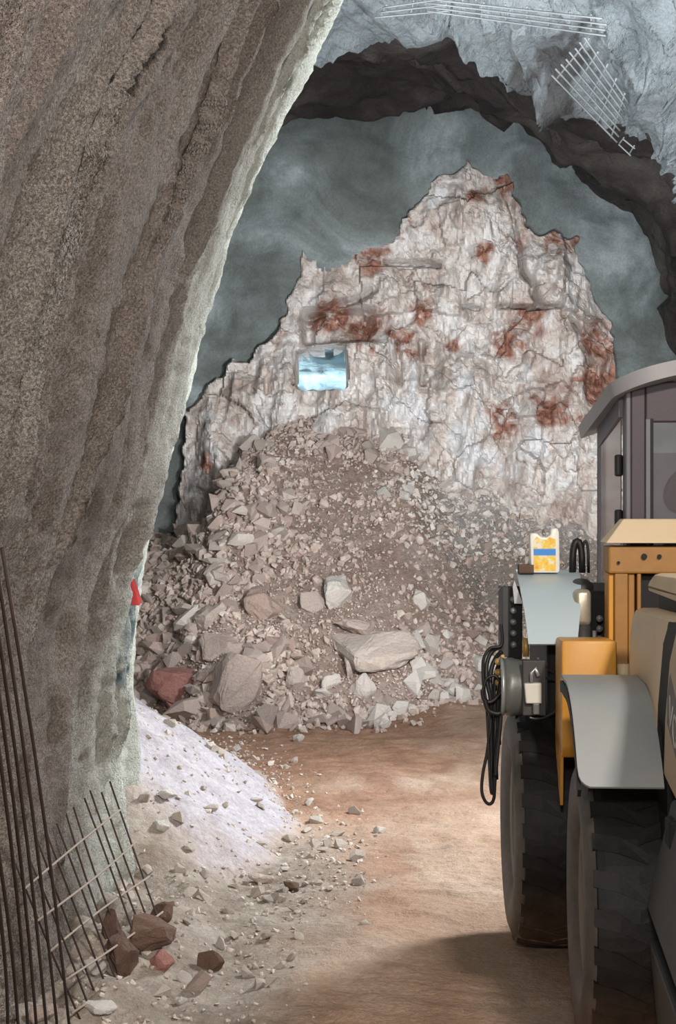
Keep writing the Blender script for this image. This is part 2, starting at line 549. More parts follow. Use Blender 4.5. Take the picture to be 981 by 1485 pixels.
# ------------------------------------------------------------------ setting: pillar (near left wall)
FACE_D, EDGE_D, LIP_D = 26.4, 12.5, 20.6
SIL = [(500, 0), (470, 60), (431, 150), (401, 215), (369, 290), (341, 370), (317, 440), (296, 510), (276, 590), (259, 660), (242, 740), (229, 810), (217, 900), (210, 980),
       (207, 1060), (207, 1150), (213, 1220), (222, 1290)]
pz = np.array([CAMH - (y - 742.5) / FPX * EDGE_D for x, y in SIL][::-1]); pxs = np.array([(x - 490.5) / FPX * EDGE_D for x, y in SIL][::-1])
pz = np.concatenate([[-1.0], pz, [7.0, 7.6, 8.1, 8.35]]); pxs = np.concatenate([[-1.25], pxs, [0.32, 0.85, 1.7, 2.9]])


def pillar_x(z):
    return np.interp(z, pz, pxs)


def build_pillar():
    tz = np.concatenate([np.linspace(-0.3, 6.7, 340), np.linspace(6.75, 8.35, 40)])
    R = 0.5
    sa = np.linspace(2.2, EDGE_D - R, 300); ph = np.linspace(0, math.pi / 2, 44)[1:]; sb = np.linspace(0.05, 5, 26)
    X = np.concatenate([np.zeros(300), -R * (1 - np.cos(ph)), -R - sb]); Y = np.concatenate([sa, EDGE_D - R + R * np.sin(ph), EDGE_D + 0.02 * sb])
    NX = np.concatenate([np.ones(300), np.cos(ph), np.zeros(26)]); NY = np.concatenate([np.zeros(300), np.sin(ph), np.ones(26)])
    L = np.concatenate([sa, EDGE_D - R + R * ph, EDGE_D + R * 0.57 + sb])
    Lg, Zg = np.meshgrid(L, tz, indexing='ij')
    warp = 0.5 * fbm(Lg * 0.35, Zg * 0.28, 3.0, 3, 5)
    f1 = fbm((Lg + warp) * 1.25, Zg * 0.12, 0.5, 2, 21)                 # broad drapes
    f2 = ridge((Lg + warp * 1.1) * 1.7, Zg * 0.13, 1.5, 2, 40)          # sharp-edged folds
    f3 = fbm(Lg * 5, Zg * 2.2, 2.5, 4, 60)
    groove = np.exp(-((vnoise((Lg + warp) * 1.1, Zg * 0.25, 7.7, 71)) / 0.045) ** 2) * sstep(-0.1, 0.5, vnoise(Lg * 0.7, Zg * 0.7, 1.2, 83))
    lower = sstep(2.6, 1.2, Zg) * sstep(8.5, 10.5, Lg)
    f4 = ridge((Lg + 0.3 * warp) * 2.6, Zg * 0.35, 9.0, 2, 91)
    d = 0.17 * f1 + 0.19 * (f2 - 0.55) + 0.028 * f3 - 0.20 * groove + 0.12 * lower * (f4 - 0.45)
    d = d * (0.28 + 0.72 * sstep(12.6, 11.0, Lg)) + 0.07 * sstep(2.0, 1.0, Zg) * sstep(10.5, 12, Lg)
    d = d - 0.13 * sstep(2.9, 1.9, Zg) * sstep(11.0, 9.9, Lg)
    fine = 0.010 * fbm(Lg * 22, Zg * 16, 0, 2, 99)
    d = d + fine
    G = np.zeros(Lg.shape + (3,))
    G[..., 0] = pillar_x(Zg) + X[:, None] + NX[:, None] * d
    G[..., 1] = Y[:, None] + NY[:, None] * d
    G[..., 2] = Zg
    me, used = grid_mesh('wall_left', G)
    pale = sstep(9.7, 11.3, Lg + 0.5 * f1) * 0.95 + 0.2 * lower  # mask of the lit band painted along the far edge
    blue = np.exp(-(((Zg - 2.0) / 0.3) ** 2 + ((Lg - 11.3) / 0.6) ** 2)) + np.exp(-(((Zg - 1.6) / 0.12) ** 2 + ((Lg - 11.0) / 0.5) ** 2))
    set_attr(me, 'pale', pale.ravel()[used]); set_attr(me, 'blue', blue.ravel()[used])
    o = link('wall_left', me, M['pillar'])
    return tag(o, 'rough sprayed-concrete pillar wall with drape-like folds filling the left', kind='structure')


wall_left = build_pillar()

# ------------------------------------------------------------------ setting: lining arch, overbreak, face
AX, AZ, AR = 0.6, 3.48, 4.7


def build_lining():
    th = np.concatenate([np.linspace(math.radians(-48), math.radians(5), 40)[:-1], np.linspace(math.radians(5), math.radians(130), 520), np.linspace(math.radians(130), math.radians(186), 40)[1:]])   # 0 = right, 90 = crown
    s = np.linspace(0, 1, 260)
    T, S = np.meshgrid(th, s, indexing='ij')
    start = np.where(np.degrees(T) < 82, 2.2, 12.9 + 0 * T)
    lip = LIP_D + 0.75 * fbm(T * 4.2, 0.3, 0.7, 3, 13) + 0.12 * vnoise(T * 22, 0, 0, 14)
    Y = start + (lip - start) * (1 - (1 - S) ** 1.6)
    # stepped ledges running along the tunnel on a slant
    a = T * AR
    w = fbm(a * 0.5, Y * 0.4, 0, 3, 31)
    led = fbm(a * 1.6 + 0.4 * Y + 0.6 * w, Y * 0.22, 0, 4, 33)
    led2 = ridge(a * 2.6 + 0.75 * Y + 0.8 * w, Y * 0.30, 3, 3, 35)
    d = 0.45 * w + 0.34 * led + 0.22 * (led2 - 0.7) + 0.03 * fbm(a * 8, Y * 6, 0, 3, 36)
    ph = a * 1.5 + 0.42 * Y + 1.1 * w + 0.25 * fbm(a * 2.4, Y * 1.2, 0, 3, 37)
    saw = ph - np.floor(ph)
    ph2 = a * 3.1 + 1.1 * Y + 1.3 * w + 0.4 * fbm(a * 3.4, Y * 2.2, 4, 3, 38)
    saw2 = ph2 - np.floor(ph2)
    d = d + 0.24 * (saw ** 1.5 - 0.4) * sstep(-0.5, 0.3, vnoise(a * 0.6, Y * 0.5, 0, 39)) + 0.07 * (saw2 - 0.5)
    lipf = sstep(0.965, 1.0, S)
    r = AR + 0.12 - np.abs(d) * 0.2 - d * 0.55 - 0.0 * lipf
    r = np.where(S >= 1, r + 0.25, r)
    G = np.stack([AX + r * np.cos(T), Y, AZ + r * np.sin(T)], -1)
    me, used = grid_mesh('ceiling', G, flip=True)
    o = link('ceiling', me, M['lining'])
    return tag(o, 'blue-grey shotcrete arch lining with torn ledges above the heading', kind='structure')


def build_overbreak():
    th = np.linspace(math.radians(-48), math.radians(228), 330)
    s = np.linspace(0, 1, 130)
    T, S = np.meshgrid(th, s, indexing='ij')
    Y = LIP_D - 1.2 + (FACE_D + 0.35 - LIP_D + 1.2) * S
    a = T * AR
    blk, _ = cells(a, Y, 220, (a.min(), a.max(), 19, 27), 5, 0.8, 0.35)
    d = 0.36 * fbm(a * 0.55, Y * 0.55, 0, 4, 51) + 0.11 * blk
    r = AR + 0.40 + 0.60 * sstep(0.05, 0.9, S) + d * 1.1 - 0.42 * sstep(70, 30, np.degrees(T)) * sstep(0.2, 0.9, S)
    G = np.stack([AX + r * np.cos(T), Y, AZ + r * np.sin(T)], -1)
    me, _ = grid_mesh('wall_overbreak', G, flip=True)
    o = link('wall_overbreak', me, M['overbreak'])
    return tag(o, 'dark ragged rock overbreak between the arch lip and the grey face', kind='structure')


HOLE = [(430, 512), (452, 506), (480, 504), (501, 507), (505, 530), (506, 552), (502, 570), (480, 572), (455, 569), (432, 571), (428, 545)]


def inside(poly, x, y):
    r = np.zeros(x.shape, bool); n = len(poly)
    for i in range(n):
        x0, y0 = poly[i]; x1, y1 = poly[(i + 1) % n]
        if y0 == y1:
            continue
        c = ((y0 > y) != (y1 > y)) & (x < (x1 - x0) * (y - y0) / (y1 - y0) + x0)
        r ^= c
    return r


def edge_dist(poly, x, y):
    d = np.full(x.shape, 1e9); n = len(poly)
    for i in range(n):
        ax, ay = poly[i]; bx, by = poly[(i + 1) % n]
        l2 = (bx - ax) ** 2 + (by - ay) ** 2 + 1e-9
        t = np.clip(((x - ax) * (bx - ax) + (y - ay) * (by - ay)) / l2, 0, 1)
        d = np.minimum(d, np.hypot(x - ax - t * (bx - ax), y - ay - t * (by - ay)))
    return d


# the face is laid out in metres; K turns the photograph's measure at the face into metres
K = FACE_D / FPX


OUT = [(255, 860), (258, 740), (272, 600), (286, 584), (300, 565), (318, 548), (340, 519), (360, 526), (368, 508), (385, 500), (402, 486), (412, 455), (420, 430), (430, 408),
       (437, 380), (441, 363), (450, 378), (462, 374), (472, 384), (496, 376), (503, 366), (517, 360), (530, 349), (552, 352), (570, 352), (578, 322), (590, 318), (600, 302), (618, 286),
       (622, 268), (640, 256), (652, 254), (668, 246), (679, 235), (688, 248), (700, 252), (716, 254), (738, 256), (746, 270), (744, 292), (756, 312), (760, 334), (776, 342), (802, 338),
       (818, 348), (838, 350), (838, 376), (846, 384), (852, 410), (860, 436), (872, 452), (884, 464), (888, 500), (894, 530), (897, 560), (905, 600), (925, 680), (935, 860)]
RUST = [(543, 376, 26), (730, 270, 22), (583, 330, 16), (800, 352, 26), (828, 356, 14), (530, 486, 34), (560, 500, 24), (870, 500, 34), (884, 545, 26), (725, 612, 26), (785, 598, 26),
        (830, 596, 30), (585, 505, 20), (655, 505, 16), (760, 470, 26), (735, 500, 30), (300, 670, 18), (385, 655, 18), (480, 460, 30), (688, 288, 16), (700, 375, 16), (400, 490, 12), (745, 360, 14),
        (610, 460, 18), (850, 560, 30), (520, 370, 14)]
WHITE = [(610, 570, 60), (680, 560, 60), (720, 540, 60), (800, 400, 40), (790, 540, 40), (700, 660, 70), (640, 620, 50), (300, 730, 40), (285, 740, 30), (820, 430, 36), (700, 430, 24), (640, 300, 20), (760, 660, 60)]


def build_face_wall():
    x = np.linspace(-6.2, 7.4, 260); z = np.linspace(-0.4, 10.4, 210)
    Xg, Zg = np.meshgrid(x, z, indexing='ij')
    d = 0.28 * fbm(Xg * 0.45, Zg * 0.45, 0, 4, 61) + 0.05 * ridge(Xg * 1.6, Zg * 1.6, 0, 3, 63)
    big = [(415, 490), (520, 490), (520, 590), (415, 590)]
    u = Xg / K + 490.5; v = 742.5 - (Zg - CAMH) / K
    behind = inside(OUT, u, v) & (edge_dist(OUT, u, v) > 14)
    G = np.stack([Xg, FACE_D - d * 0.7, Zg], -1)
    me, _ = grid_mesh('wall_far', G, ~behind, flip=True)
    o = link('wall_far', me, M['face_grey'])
    return tag(o, 'smooth mottled grey shotcrete face, smoky haze in its colour, at the end of the heading', kind='structure')


def face_depth(u, v):
    """how far the rock stands proud of the face wall, in metres"""
    x = u * K; z = v * K
    bx = (250 * K, 950 * K, 220 * K, 880 * K)
    c1, e1 = cells(x + 0.12 * fbm(x * 2, z * 2, 0, 2, 5), z, 150, bx, 3, 0.75, 0.55)
    c2, e2 = cells(x, z + 0.1 * fbm(x * 3, z * 3, 0, 2, 6), 620, bx, 4, 0.8, 0.7)
    d = 0.42 + 0.15 * c1 + 0.06 * c2 + 0.22 * fbm(x * 0.7, z * 0.7, 0, 3, 72) + 0.09 * ridge(x * 2.2, z * 1.2, 0, 3, 74) + 0.03 * fbm(x * 9, z * 9, 0, 3, 75)
    d = d - 0.07 * np.exp(-(e1 / 0.035) ** 2) * sstep(0.4, 0.8, vnoise(x * 1.3, z * 1.3, 0, 78)) + 0.22 * ridge(x * 1.3 + 0.25 * z, z * 0.45, 3, 4, 79)
    d = d + 0.45 * sstep(420, 720, v)                                     # leans towards the heap lower down

    def crack(pts, w, dep):
        r = np.full(u.shape, 1e9)
        for (a, b), (c, e) in zip(pts[:-1], pts[1:]):
            l2 = (c - a) ** 2 + (e - b) ** 2
            t = np.clip(((u - a) * (c - a) + (v - b) * (e - b)) / l2, 0, 1)
            r = np.minimum(r, np.hypot(u - a - t * (c - a), v - b - t * (e - b)))
        return -dep * np.exp(-(r / w) ** 2)
    j = 3 * vnoise(u * 0.06, v * 0.06, 0, 77)
    u0 = u
    u = u + j
    d = d + crack([(735, 300), (748, 345), (756, 395), (775, 442), (783, 449)], 4, 0.55) + crack([(720, 450), (760, 452), (805, 450)], 3, 0.45)
    d = d + crack([(560, 384), (600, 382), (634, 388)], 4, 0.4) + crack([(820, 465), (840, 500), (850, 530)], 4, 0.4) + crack([(440, 460), (470, 450), (510, 440), (540, 425)], 6, 0.45)
    d = d + crack([(545, 352), (560, 352)], 5, 0.2) + crack([(667, 450), (690, 453)], 3, 0.3) + crack([(610, 498), (612, 560)], 4, 0.25) + crack([(575, 500), (580, 560)], 4, 0.25)
    u = u0
    d = d - 0.75 * sstep(434, 446, u) * sstep(560, 520, u) * sstep(446, 456, v) * sstep(506, 494, v)   # brown niche above the opening
    return d


def build_rock_face():
    st = 2.6
    us = np.arange(250, 940, st); vs = np.arange(228, 862, st)
    U, V = np.meshgrid(us, vs, indexing='ij')
    ju = 7 * fbm(U * 0.055, V * 0.055, 0, 3, 81); jv = 7 * fbm(U * 0.055, V * 0.055, 5, 3, 82)
    ins = inside(OUT, U + ju * 0.6, V + jv * 0.6)
    ed = edge_dist(OUT, U + ju * 0.6, V + jv * 0.6)
    d = face_depth(U, V)
    sd = np.where(ins, ed, -ed)
    prof = sstep(-2.5, 3.5, sd) * (0.40 + 0.60 * sstep(0, 60, sd))
    hd = inside(HOLE, U, V)
    hed = edge_dist(HOLE, U, V)
    y = FACE_D - d * prof + 0.35 * (1 - sstep(-2.5, 1.0, sd))
    # sides of the opening run back into the rock
    side = sstep(5.0, 0.0, hed)
    y = np.where(hd, y + 1.6 * sstep(0, 4, hed), y)
    mask = (sd > -3.2) & ~(hd & (hed > 4.2))
    G = np.stack([(U - 490.5) * K, y, CAMH - (V - 742.5) * K], -1)
    me, used = grid_mesh('rock_face', G, mask, smooth=False, flip=False)
    rust = np.zeros(U.shape); wh = np.zeros(U.shape)
    for a, b, r in RUST:
        rust = np.maximum(rust, sstep(1.25, 0.55, np.hypot(U - a + ju * 1.2, V - b + jv * 1.2) / r))
    for a, b, r in WHITE:
        wh = np.maximum(wh, 0.75 * sstep(1.3, 0.3, np.hypot(U - a + ju * 2, V - b + jv * 2) / r))
    nz = sstep(-0.1, 0.5, fbm(U * 0.03, V * 0.02, 0, 4, 88))
    set_attr(me, 'rust', rust.ravel()[used]); set_attr(me, 'white', (wh * nz * (1 - rust)).ravel()[used])
    o = link('wall_rock', me, M['rockface'])
    return tag(o, 'bare pinkish-white limestone rock face broken out of the grey shotcrete', kind='structure')


build_lining(); build_overbreak(); build_face_wall(); build_rock_face()


def build_beyond():
    x = np.linspace(-3.6, 2.6, 90); z = np.linspace(1.8, 8, 90)
    X, Z = np.meshgrid(x, z, indexing='ij')
    y = 32.0 - 1.0 * fbm(X * 0.7, Z * 1.2, 0, 4, 95) - 0.3 * ridge(X * 0.8, Z * 2.2, 0, 3, 96) + 0.35 * (X + 0.5) ** 2 * -0.15
    me, _ = grid_mesh('wall_beyond', np.stack([X, y, Z], -1), flip=True)
    o = link('wall_beyond', me, M['beyond'])
    tag(o, 'bright bluish rock seen through the breakthrough opening', kind='structure')
    mb = MB()
    F0 = frame(0, 0, 0)
    mb.box(F0, -3.6, 2.6, 27.9, 32.2, 1.7, 3.35)
    tag(mb.build('floor_beyond', M['beyond']), 'pale floor of the passage behind the breakthrough opening', kind='structure')


build_beyond()


# ------------------------------------------------------------------ setting: floor with the berm, and the muck heap
def toe(x):
    return 20.5 + 1.7 * sstep(0.6, 2.4, x) + 1.2 * sstep(-1.6, -3.0, x) + 0.35 * vnoise(np.asarray(x) * 0.9, 3.3, 0, 15)


def pile_h(x, y):
    x = np.asarray(x, float); y = np.asarray(y, float)
    t = y - toe(x)
    h = np.where(t > 0, 0.85 * t, 0.25 * t)
    top = np.interp(x, [-3.2, -2.0, -1.6, -1.0, -0.2, 0.8, 1.8, 3.0, 4.6], [1.9, 2.4, 3.3, 4.0, 4.2, 4.25, 3.9, 3.6, 3.0])
    k = 0.35
    h = -np.log(np.exp(-h / k) + np.exp(-top / k)) * k
    h = h + 0.16 * fbm(x * 0.8, y * 0.8, 0, 4, 16) + 0.05 * fbm(x * 4, y * 4, 0, 3, 18)
    return h


def berm(x, y):
    """white fines banked up beyond the pillar: height"""
    bl = np.interp(y, [10.6, 11.8, 13.0, 15.0, 17.5, 20.5, 23.0], [-0.9, -0.5, -0.38, -0.42, -1.15, -2.0, -3.0]) + 0.12 * vnoise(np.asarray(y) * 1.7, 0, 0, 19)
    t = np.clip(bl - x, 0, None)
    return np.minimum(0.62 * t, 1.5) * sstep(10.9, 12.2, y)


def floor_h(x, y):
    x = np.asarray(x, float); y = np.asarray(y, float)
    h = 0.05 * fbm(x * 0.5, y * 0.35, 0, 4, 101) + 0.012 * ridge(x * 1.2, y * 5.0 + 1.2 * fbm(x, y * 0.5, 0, 2, 4), 0, 2, 103) + 0.008 * fbm(x * 9, y * 7, 0, 2, 105)
    b = berm(x, y)
    h = h + b * (1 + 0.10 * fbm(x * 1.5, y * 1.5, 0, 3, 107))
    h = h + 0.30 * sstep(-0.55, -1.5, x) * sstep(12.5, 10.5, y) * (0.6 + 0.5 * fbm(x * 2.2, y * 1.6, 0, 3, 109))   # debris banked against the pillar
    h = h + 0.2 * sstep(18, 22, y) * sstep(0.2, 1.6, x)
    # keep the tyre stands flat
    for cx, cy in ((1.28, 10.14), (1.4, 8.11)):
        w = np.exp(-(((x - cx) / 0.7) ** 2 + ((y - cy) / 0.8) ** 2) ** 2)
        h = h * (1 - w)
    return h


def build_floor():
    x = np.concatenate([np.linspace(-6.5, -3.2, 20)[:-1], np.linspace(-3.2, 3.2, 260), np.linspace(3.2, 6.5, 20)[1:]])
    y = np.concatenate([np.linspace(2.0, 6.6, 24)[:-1], np.linspace(6.6, 23.5, 430)])
    X, Y = np.meshgrid(x, y, indexing='ij')
    Z = floor_h(X, Y)
    me, used = grid_mesh('floor', np.stack([X, Y, Z], -1), flip=True)
    n = fbm(X * 1.1, Y * 0.8, 0, 4, 111)
    b = berm(X, Y)
    white = sstep(0.0, 0.16, b + 0.06 * n) * (b > 0.002) * sstep(23, 20, Y) * sstep(11.3, 12.6, Y + 0.7 * n)
    white = np.clip(white, 0, 1)
    grey = sstep(0.35, -0.55, X + 0.35 * n + 0.10 * (9 - Y)) * sstep(14.5, 12.5, Y) * 0.9
    damp = 0.9 * sstep(14.0, 16.0, Y + 1.2 * n) * sstep(23.5, 19.5, Y + n) * sstep(1.6, 0.6, X + 0.6 * n)
    damp = np.maximum(damp, 0.8 * np.exp(-(((X - 0.45) / 0.45) ** 2 + ((Y - 12.2) / 1.5) ** 2)) * sstep(-0.3, 0.4, n))
    set_attr(me, 'white', white.ravel()[used]); set_attr(me, 'grey', np.clip(grey * (1 - white), 0, 1).ravel()[used]); set_attr(me, 'damp', np.clip(damp, 0, 1).ravel()[used])
    o = link('floor', me, M['ground'])
    return tag(o, 'sandy brown tunnel floor with wheel ruts and white fines on the left', kind='structure')


def build_heap():
    x = np.linspace(-3.8, 4.8, 260); y = np.linspace(19.2, 26.3, 200)
    X, Y = np.meshgrid(x, y, indexing='ij')
    Z = pile_h(X, Y)
    me, used = grid_mesh('muck_heap', np.stack([X, Y, Z], -1), flip=True)
    n = fbm(X, Y, 0, 3, 121)
    white = sstep(0.9, 2.0, X + 0.5 * n) * sstep(1.7, 2.8, Z + 0.4 * n) * 0.85
    grey = sstep(1.2, 2.4, X + 0.6 * n) * sstep(2.8, 1.6, Z) * 0.7
    set_attr(me, 'white', white.ravel()[used]); set_attr(me, 'grey', grey.ravel()[used])
    o = link('muck_heap', me, M['muck'])
    return tag(o, 'sloping heap of fine broken muck below the limestone face', 'muck heap', kind='stuff')


build_floor(); build_heap()

# ------------------------------------------------------------------ stones
def hull_stone(seed, flat=0.7, npts=15):
    r = random.Random(seed)
    bm = bmesh.new()
    for i in range(npts):
        v = Vector((r.gauss(0, 1), r.gauss(0, 1), r.gauss(0, 1))).normalized()
        k = r.uniform(0.8, 1.05)
        m = max(abs(v.x), abs(v.y), abs(v.z))
        v = v * k * (0.6 + 0.4 / m * 0.75)
        bm.verts.new((v.x, v.y * r.uniform(0.85, 1.0), v.z * flat))
    bmesh.ops.convex_hull(bm, input=bm.verts[:], use_existing_faces=False)
    loose = [v for v in bm.verts if not v.link_faces]
    bmesh.ops.delete(bm, geom=loose, context='VERTS')
    bmesh.ops.triangulate(bm, faces=bm.faces[:])
    bm.verts.index_update()
    vs = np.array([v.co[:] for v in bm.verts]); fs = np.array([[v.index for v in f.verts] for f in bm.faces])
    bm.free()
    vs = vs / np.abs(vs).max()
    return vs, fs


def chipped(seed, flat):
    vs, fs = hull_stone(seed, flat, 18)
    bm = bmesh.new(); bv = [bm.verts.new(v) for v in vs]
    for f in fs:
        bm.faces.new([bv[i] for i in f])
    bmesh.ops.dissolve_limit(bm, angle_limit=0.25, verts=bm.verts[:], edges=bm.edges[:])
    bmesh.ops.bevel(bm, geom=bm.edges[:], offset=0.045, segments=1, affect='EDGES')
    bmesh.ops.triangulate(bm, faces=bm.faces[:])
    bmesh.ops.subdivide_edges(bm, edges=[e for e in bm.edges if e.calc_length() > 0.25], cuts=2, use_grid_fill=True)
    bmesh.ops.triangulate(bm, faces=bm.faces[:])
    bm.normal_update()
    co = np.array([v.co[:] for v in bm.verts]); no = np.array([v.normal[:] for v in bm.verts])
    d = 0.075 * fbm(co[:, 0] * 2.6, co[:, 1] * 2.6, co[:, 2] * 2.6, 3, seed)
    co = co + no * d[:, None]
    bm.verts.index_update()
    tf = np.array([[v.index for v in f.verts] for f in bm.faces])
    bm.free()
    return co, tf


TEMPL = [hull_stone(100 + i, [0.55, 0.75, 0.45, 0.9][i % 4], 11 + i % 6) for i in range(16)]
BOULD = [chipped(300 + i, [0.6, 0.75, 0.5, 0.9][i % 4]) for i in range(16)]
SHARED = {}


def stone_mesh(k, mk, big=False):
    if (k, mk, big) not in SHARED:
        T = BOULD if big else TEMPL
        me = mesh_np('stone', T[k][0], T[k][1], False)
        me.materials.append(M[mk]); SHARED[(k, mk, big)] = me
    return SHARED[(k, mk, big)]


def put_stone(name, loc, size, rot, mk, label, group=None, k=None):
    big = k is not None
    k = rng.randrange(16) if k is None else k
    o = bpy.data.objects.new(name, stone_mesh(k, mk, big)); C.objects.link(o)
    o.location = loc; o.scale = size if isinstance(size, tuple) else (size, size, size); o.rotation_euler = rot
    return tag(o, label, 'stone', group)


def rot_mats(n, tilt):
    a = npr.normal(0, tilt, n); b = npr.normal(0, tilt, n); c = npr.uniform(0, 6.283, n)
    ca, sa, cb, sb, cc, sc = np.cos(a), np.sin(a), np.cos(b), np.sin(b), np.cos(c), np.sin(c)
    Rm = np.zeros((n, 3, 3))
    Rm[:, 0] = np.stack([cc * cb, cc * sb * sa - sc * ca, cc * sb * ca + sc * sa], -1)
    Rm[:, 1] = np.stack([sc * cb, sc * sb * sa + cc * ca, sc * sb * ca - cc * sa], -1)
    Rm[:, 2] = np.stack([-sb, cb * sa, cb * ca], -1)
    return Rm


def stuff_stones(name, pos, size, mat, label, cat, tilt=0.6):
    n = len(pos); Rm = rot_mats(n, tilt)
    V = []; Fc = []; base = 0
    ks = npr.randint(0, 16, n)
    for k in range(16):
        sel = np.where(ks == k)[0]
        if not len(sel):
            continue
        tv, tf = TEMPL[k]
        sc = size[sel][:, None] * npr.uniform(0.7, 1.15, (len(sel), 3))
        w = np.einsum('nij,nvj->nvi', Rm[sel], tv[None] * sc[:, None, :]) + pos[sel][:, None, :]
        V.append(w.reshape(-1, 3))
        f = tf[None] + (np.arange(len(sel)) * len(tv))[:, None, None] + base
        Fc.append(f.reshape(-1, 3)); base += len(sel) * len(tv)
    me = mesh_np(name, np.concatenate(V), np.concatenate(Fc), False)
    o = link(name, me, mat)
    return tag(o, label, cat, kind='stuff')


def ground_z(x, y):
    return np.maximum(floor_h(x, y), np.where(np.asarray(y) > 19.3, pile_h(x, y), -9))


def px_of(x, y, z):
    return 490.5 + x / y * FPX, 742.5 - (z - CAMH) / y * FPX


def heap_point(px, py):
    """where the ray of a photograph point meets the heap or the floor"""
    D = np.arange(7.0, 26.5, 0.02)
    x = (px - 490.5) / FPX * D; z = CAMH - (py - 742.5) / FPX * D
    hit = np.nonzero(z <= ground_z(x, D))[0]
    return P(px, py, float(D[hit[0]]) if len(hit) else 26.0)


# --- boulders one can point at: photograph centre, half sizes in px, material, label
BIG = [
    (249, 992, 44, 34, 'stone_red', 'red-brown boulder with flat underside at the foot of the pillar', (0.1, 0.1, 0.2), 0),
    (535, 938, 68, 26, 'stone', 'large flat tan slab in the lower middle of the muck heap', (0.35, -0.12, 0.3), 2),
    (522, 905, 32, 15, 'stone', 'dark brownish slab lying on top of the large flat tan slab', (0.3, 0.1, 1.0), 6),
    (378, 876, 36, 24, 'stone', 'smooth buff boulder on the left middle of the muck heap', (0.4, 0.1, 0.2), 1),
    (490, 858, 26, 20, 'stone_pale', 'pale squarish boulder in the centre of the muck heap', (0.3, -0.2, 0.5), 5),
    (452, 872, 24, 18, 'stone', 'rounded pinkish boulder left of the pale squarish boulder', (0.2, 0.3, 0.7), 9),
    (504, 966, 18, 14, 'stone', 'small brown block under the edge of the large tan slab', (0.2, 0.1, 0.4), 3),
    (528, 996, 20, 22, 'stone_pale', 'upright grey-green block near the toe of the heap', (0.3, 0.2, 0.2), 7),
    (466, 1002, 20, 14, 'stone_pale', 'white wedge-shaped block near the toe of the heap', (0.2, 0.3, 1.2), 10),
    (480, 990, 14, 14, 'stone_pale', 'bluish-grey block beside the white wedge-shaped block', (0.2, 0.0, 0.2), 13),
    (650, 992, 20, 16, 'stone_pale', 'pale grey block at the right toe of the heap', (0.2, 0.2, 2.0), 4),
    (628, 1006, 20, 16, 'stone', 'pink-grey block left of the pale block at right toe', (0.3, 0.1, 1.0), 8),
    (350, 985, 40, 30, 'stone', 'broad dusty pinkish boulder right of the red-brown boulder', (0.2, 0.2, 0.4), 11),
    (325, 935, 36, 22, 'stone', 'flat greyish boulder above the broad dusty pinkish boulder', (0.4, 0.1, 0.2), 14),
    (430, 985, 16, 22, 'stone', 'tall narrow grey stone standing near the heap toe', (0.2, 0.0, 0.8), 15),
    (556, 1050, 14, 13, 'stone_pale', 'white cube-like stone lying loose at the heap toe', (0.3, 0.2, 0.5), 12),
    (434, 1070, 9, 9, 'stone_pale', 'small white stone alone on the damp brown floor', (0.3, 0.2, 0.5), 12),
    (610, 870, 18, 16, 'stone_pale', 'pale bluish block right of the centre of the heap', (0.4, 0.1, 0.3), 1),
    (700, 960, 22, 16, 'stone_pale', 'grey angular block behind the hanging hoses', (0.3, 0.1, 0.3), 2),
    (305, 890, 24, 28, 'stone', 'steep tilted brown slab left of the buff boulder', (0.7, -0.5, 0.2), 6),
]
big_xy = []
for bx, by, hw, hh, mk, lab, rt, k in BIG:
    p = heap_point(bx, by + hh * 0.55)
    s = p.y / FPX
    put_stone('boulder', (p.x, p.y + 0.02, p.z + hh * s * 0.38), (hw * s * 1.1, hw * s * 0.85, hh * s * 1.5), rt, mk, lab, None, k)
    big_xy.append((p.x, p.y, hw * s))

# --- heap stones
N = 26000
xs = npr.uniform(-3.1, 3.9, N); ys = npr.uniform(19.6, 26.1, N)
t0 = ys - toe(xs)
keep = t0 > -0.7
keep &= npr.rand(N) < np.where(t0 < 0, 0.16 * np.exp(2.2 * t0), 1)
xs, ys = xs[keep], ys[keep]
zs = ground_z(xs, ys)
n = len(xs)
patch = fbm(xs * 0.7, zs * 0.7, 0, 3, 131)
sz = 0.016 + 0.050 * npr.rand(n) ** 2.6 + 0.115 * npr.rand(n) ** 22
sz *= np.where((xs > 0.4) & (zs > 1.3) & (zs < 3.4), 0.72, 1.0) * (1 + 0.30 * sstep(1.8, 0.3, zs)) * (1 + 0.25 * sstep(-0.6, -1.6, xs))
sz *= np.where(patch > 0.3, 0.6, 1.0)
for bx, by, r in big_xy:
    sz = np.where(np.hypot(xs - bx, (ys - by) * 0.8) < r * 0.95, np.minimum(sz, 0.022), sz)
u_, v_ = px_of(xs, ys, zs)
vis = (u_ > 212) & (u_ < 735)
order = np.argsort(-np.where(vis, sz, 0))


def heap_zone(x, z):
    if z < 0.9:
        return ('grey-pink angular stone in the bottom band of the muck heap', 'stones along the toe of the muck heap') if x < 0.2 else ('pale angular stone in the bottom right part of the muck heap', 'stones at the right toe of the muck heap')
    if x < -1.3:
        return ('brownish stone on the lower left flank of the muck heap beside the pillar', 'stones on the lower left flank of the muck heap') if z < 1.7 else ('brownish stone on the upper left flank of the muck heap', 'stones on the upper left flank of the muck heap')
    if z < 2.4:
        return ('dusty buff stone halfway up the left half of the muck heap', 'stones halfway up the heap, left half') if x < 0.4 else ('small grey stone halfway up the right half of the muck heap', 'stones halfway up the heap, right half')
    return ('pinkish broken stone high on the heap below the bright opening', 'stones high on the heap below the opening') if x < 0.6 else ('whitish broken stone high on the right of the heap', 'stones high on the right of the heap')


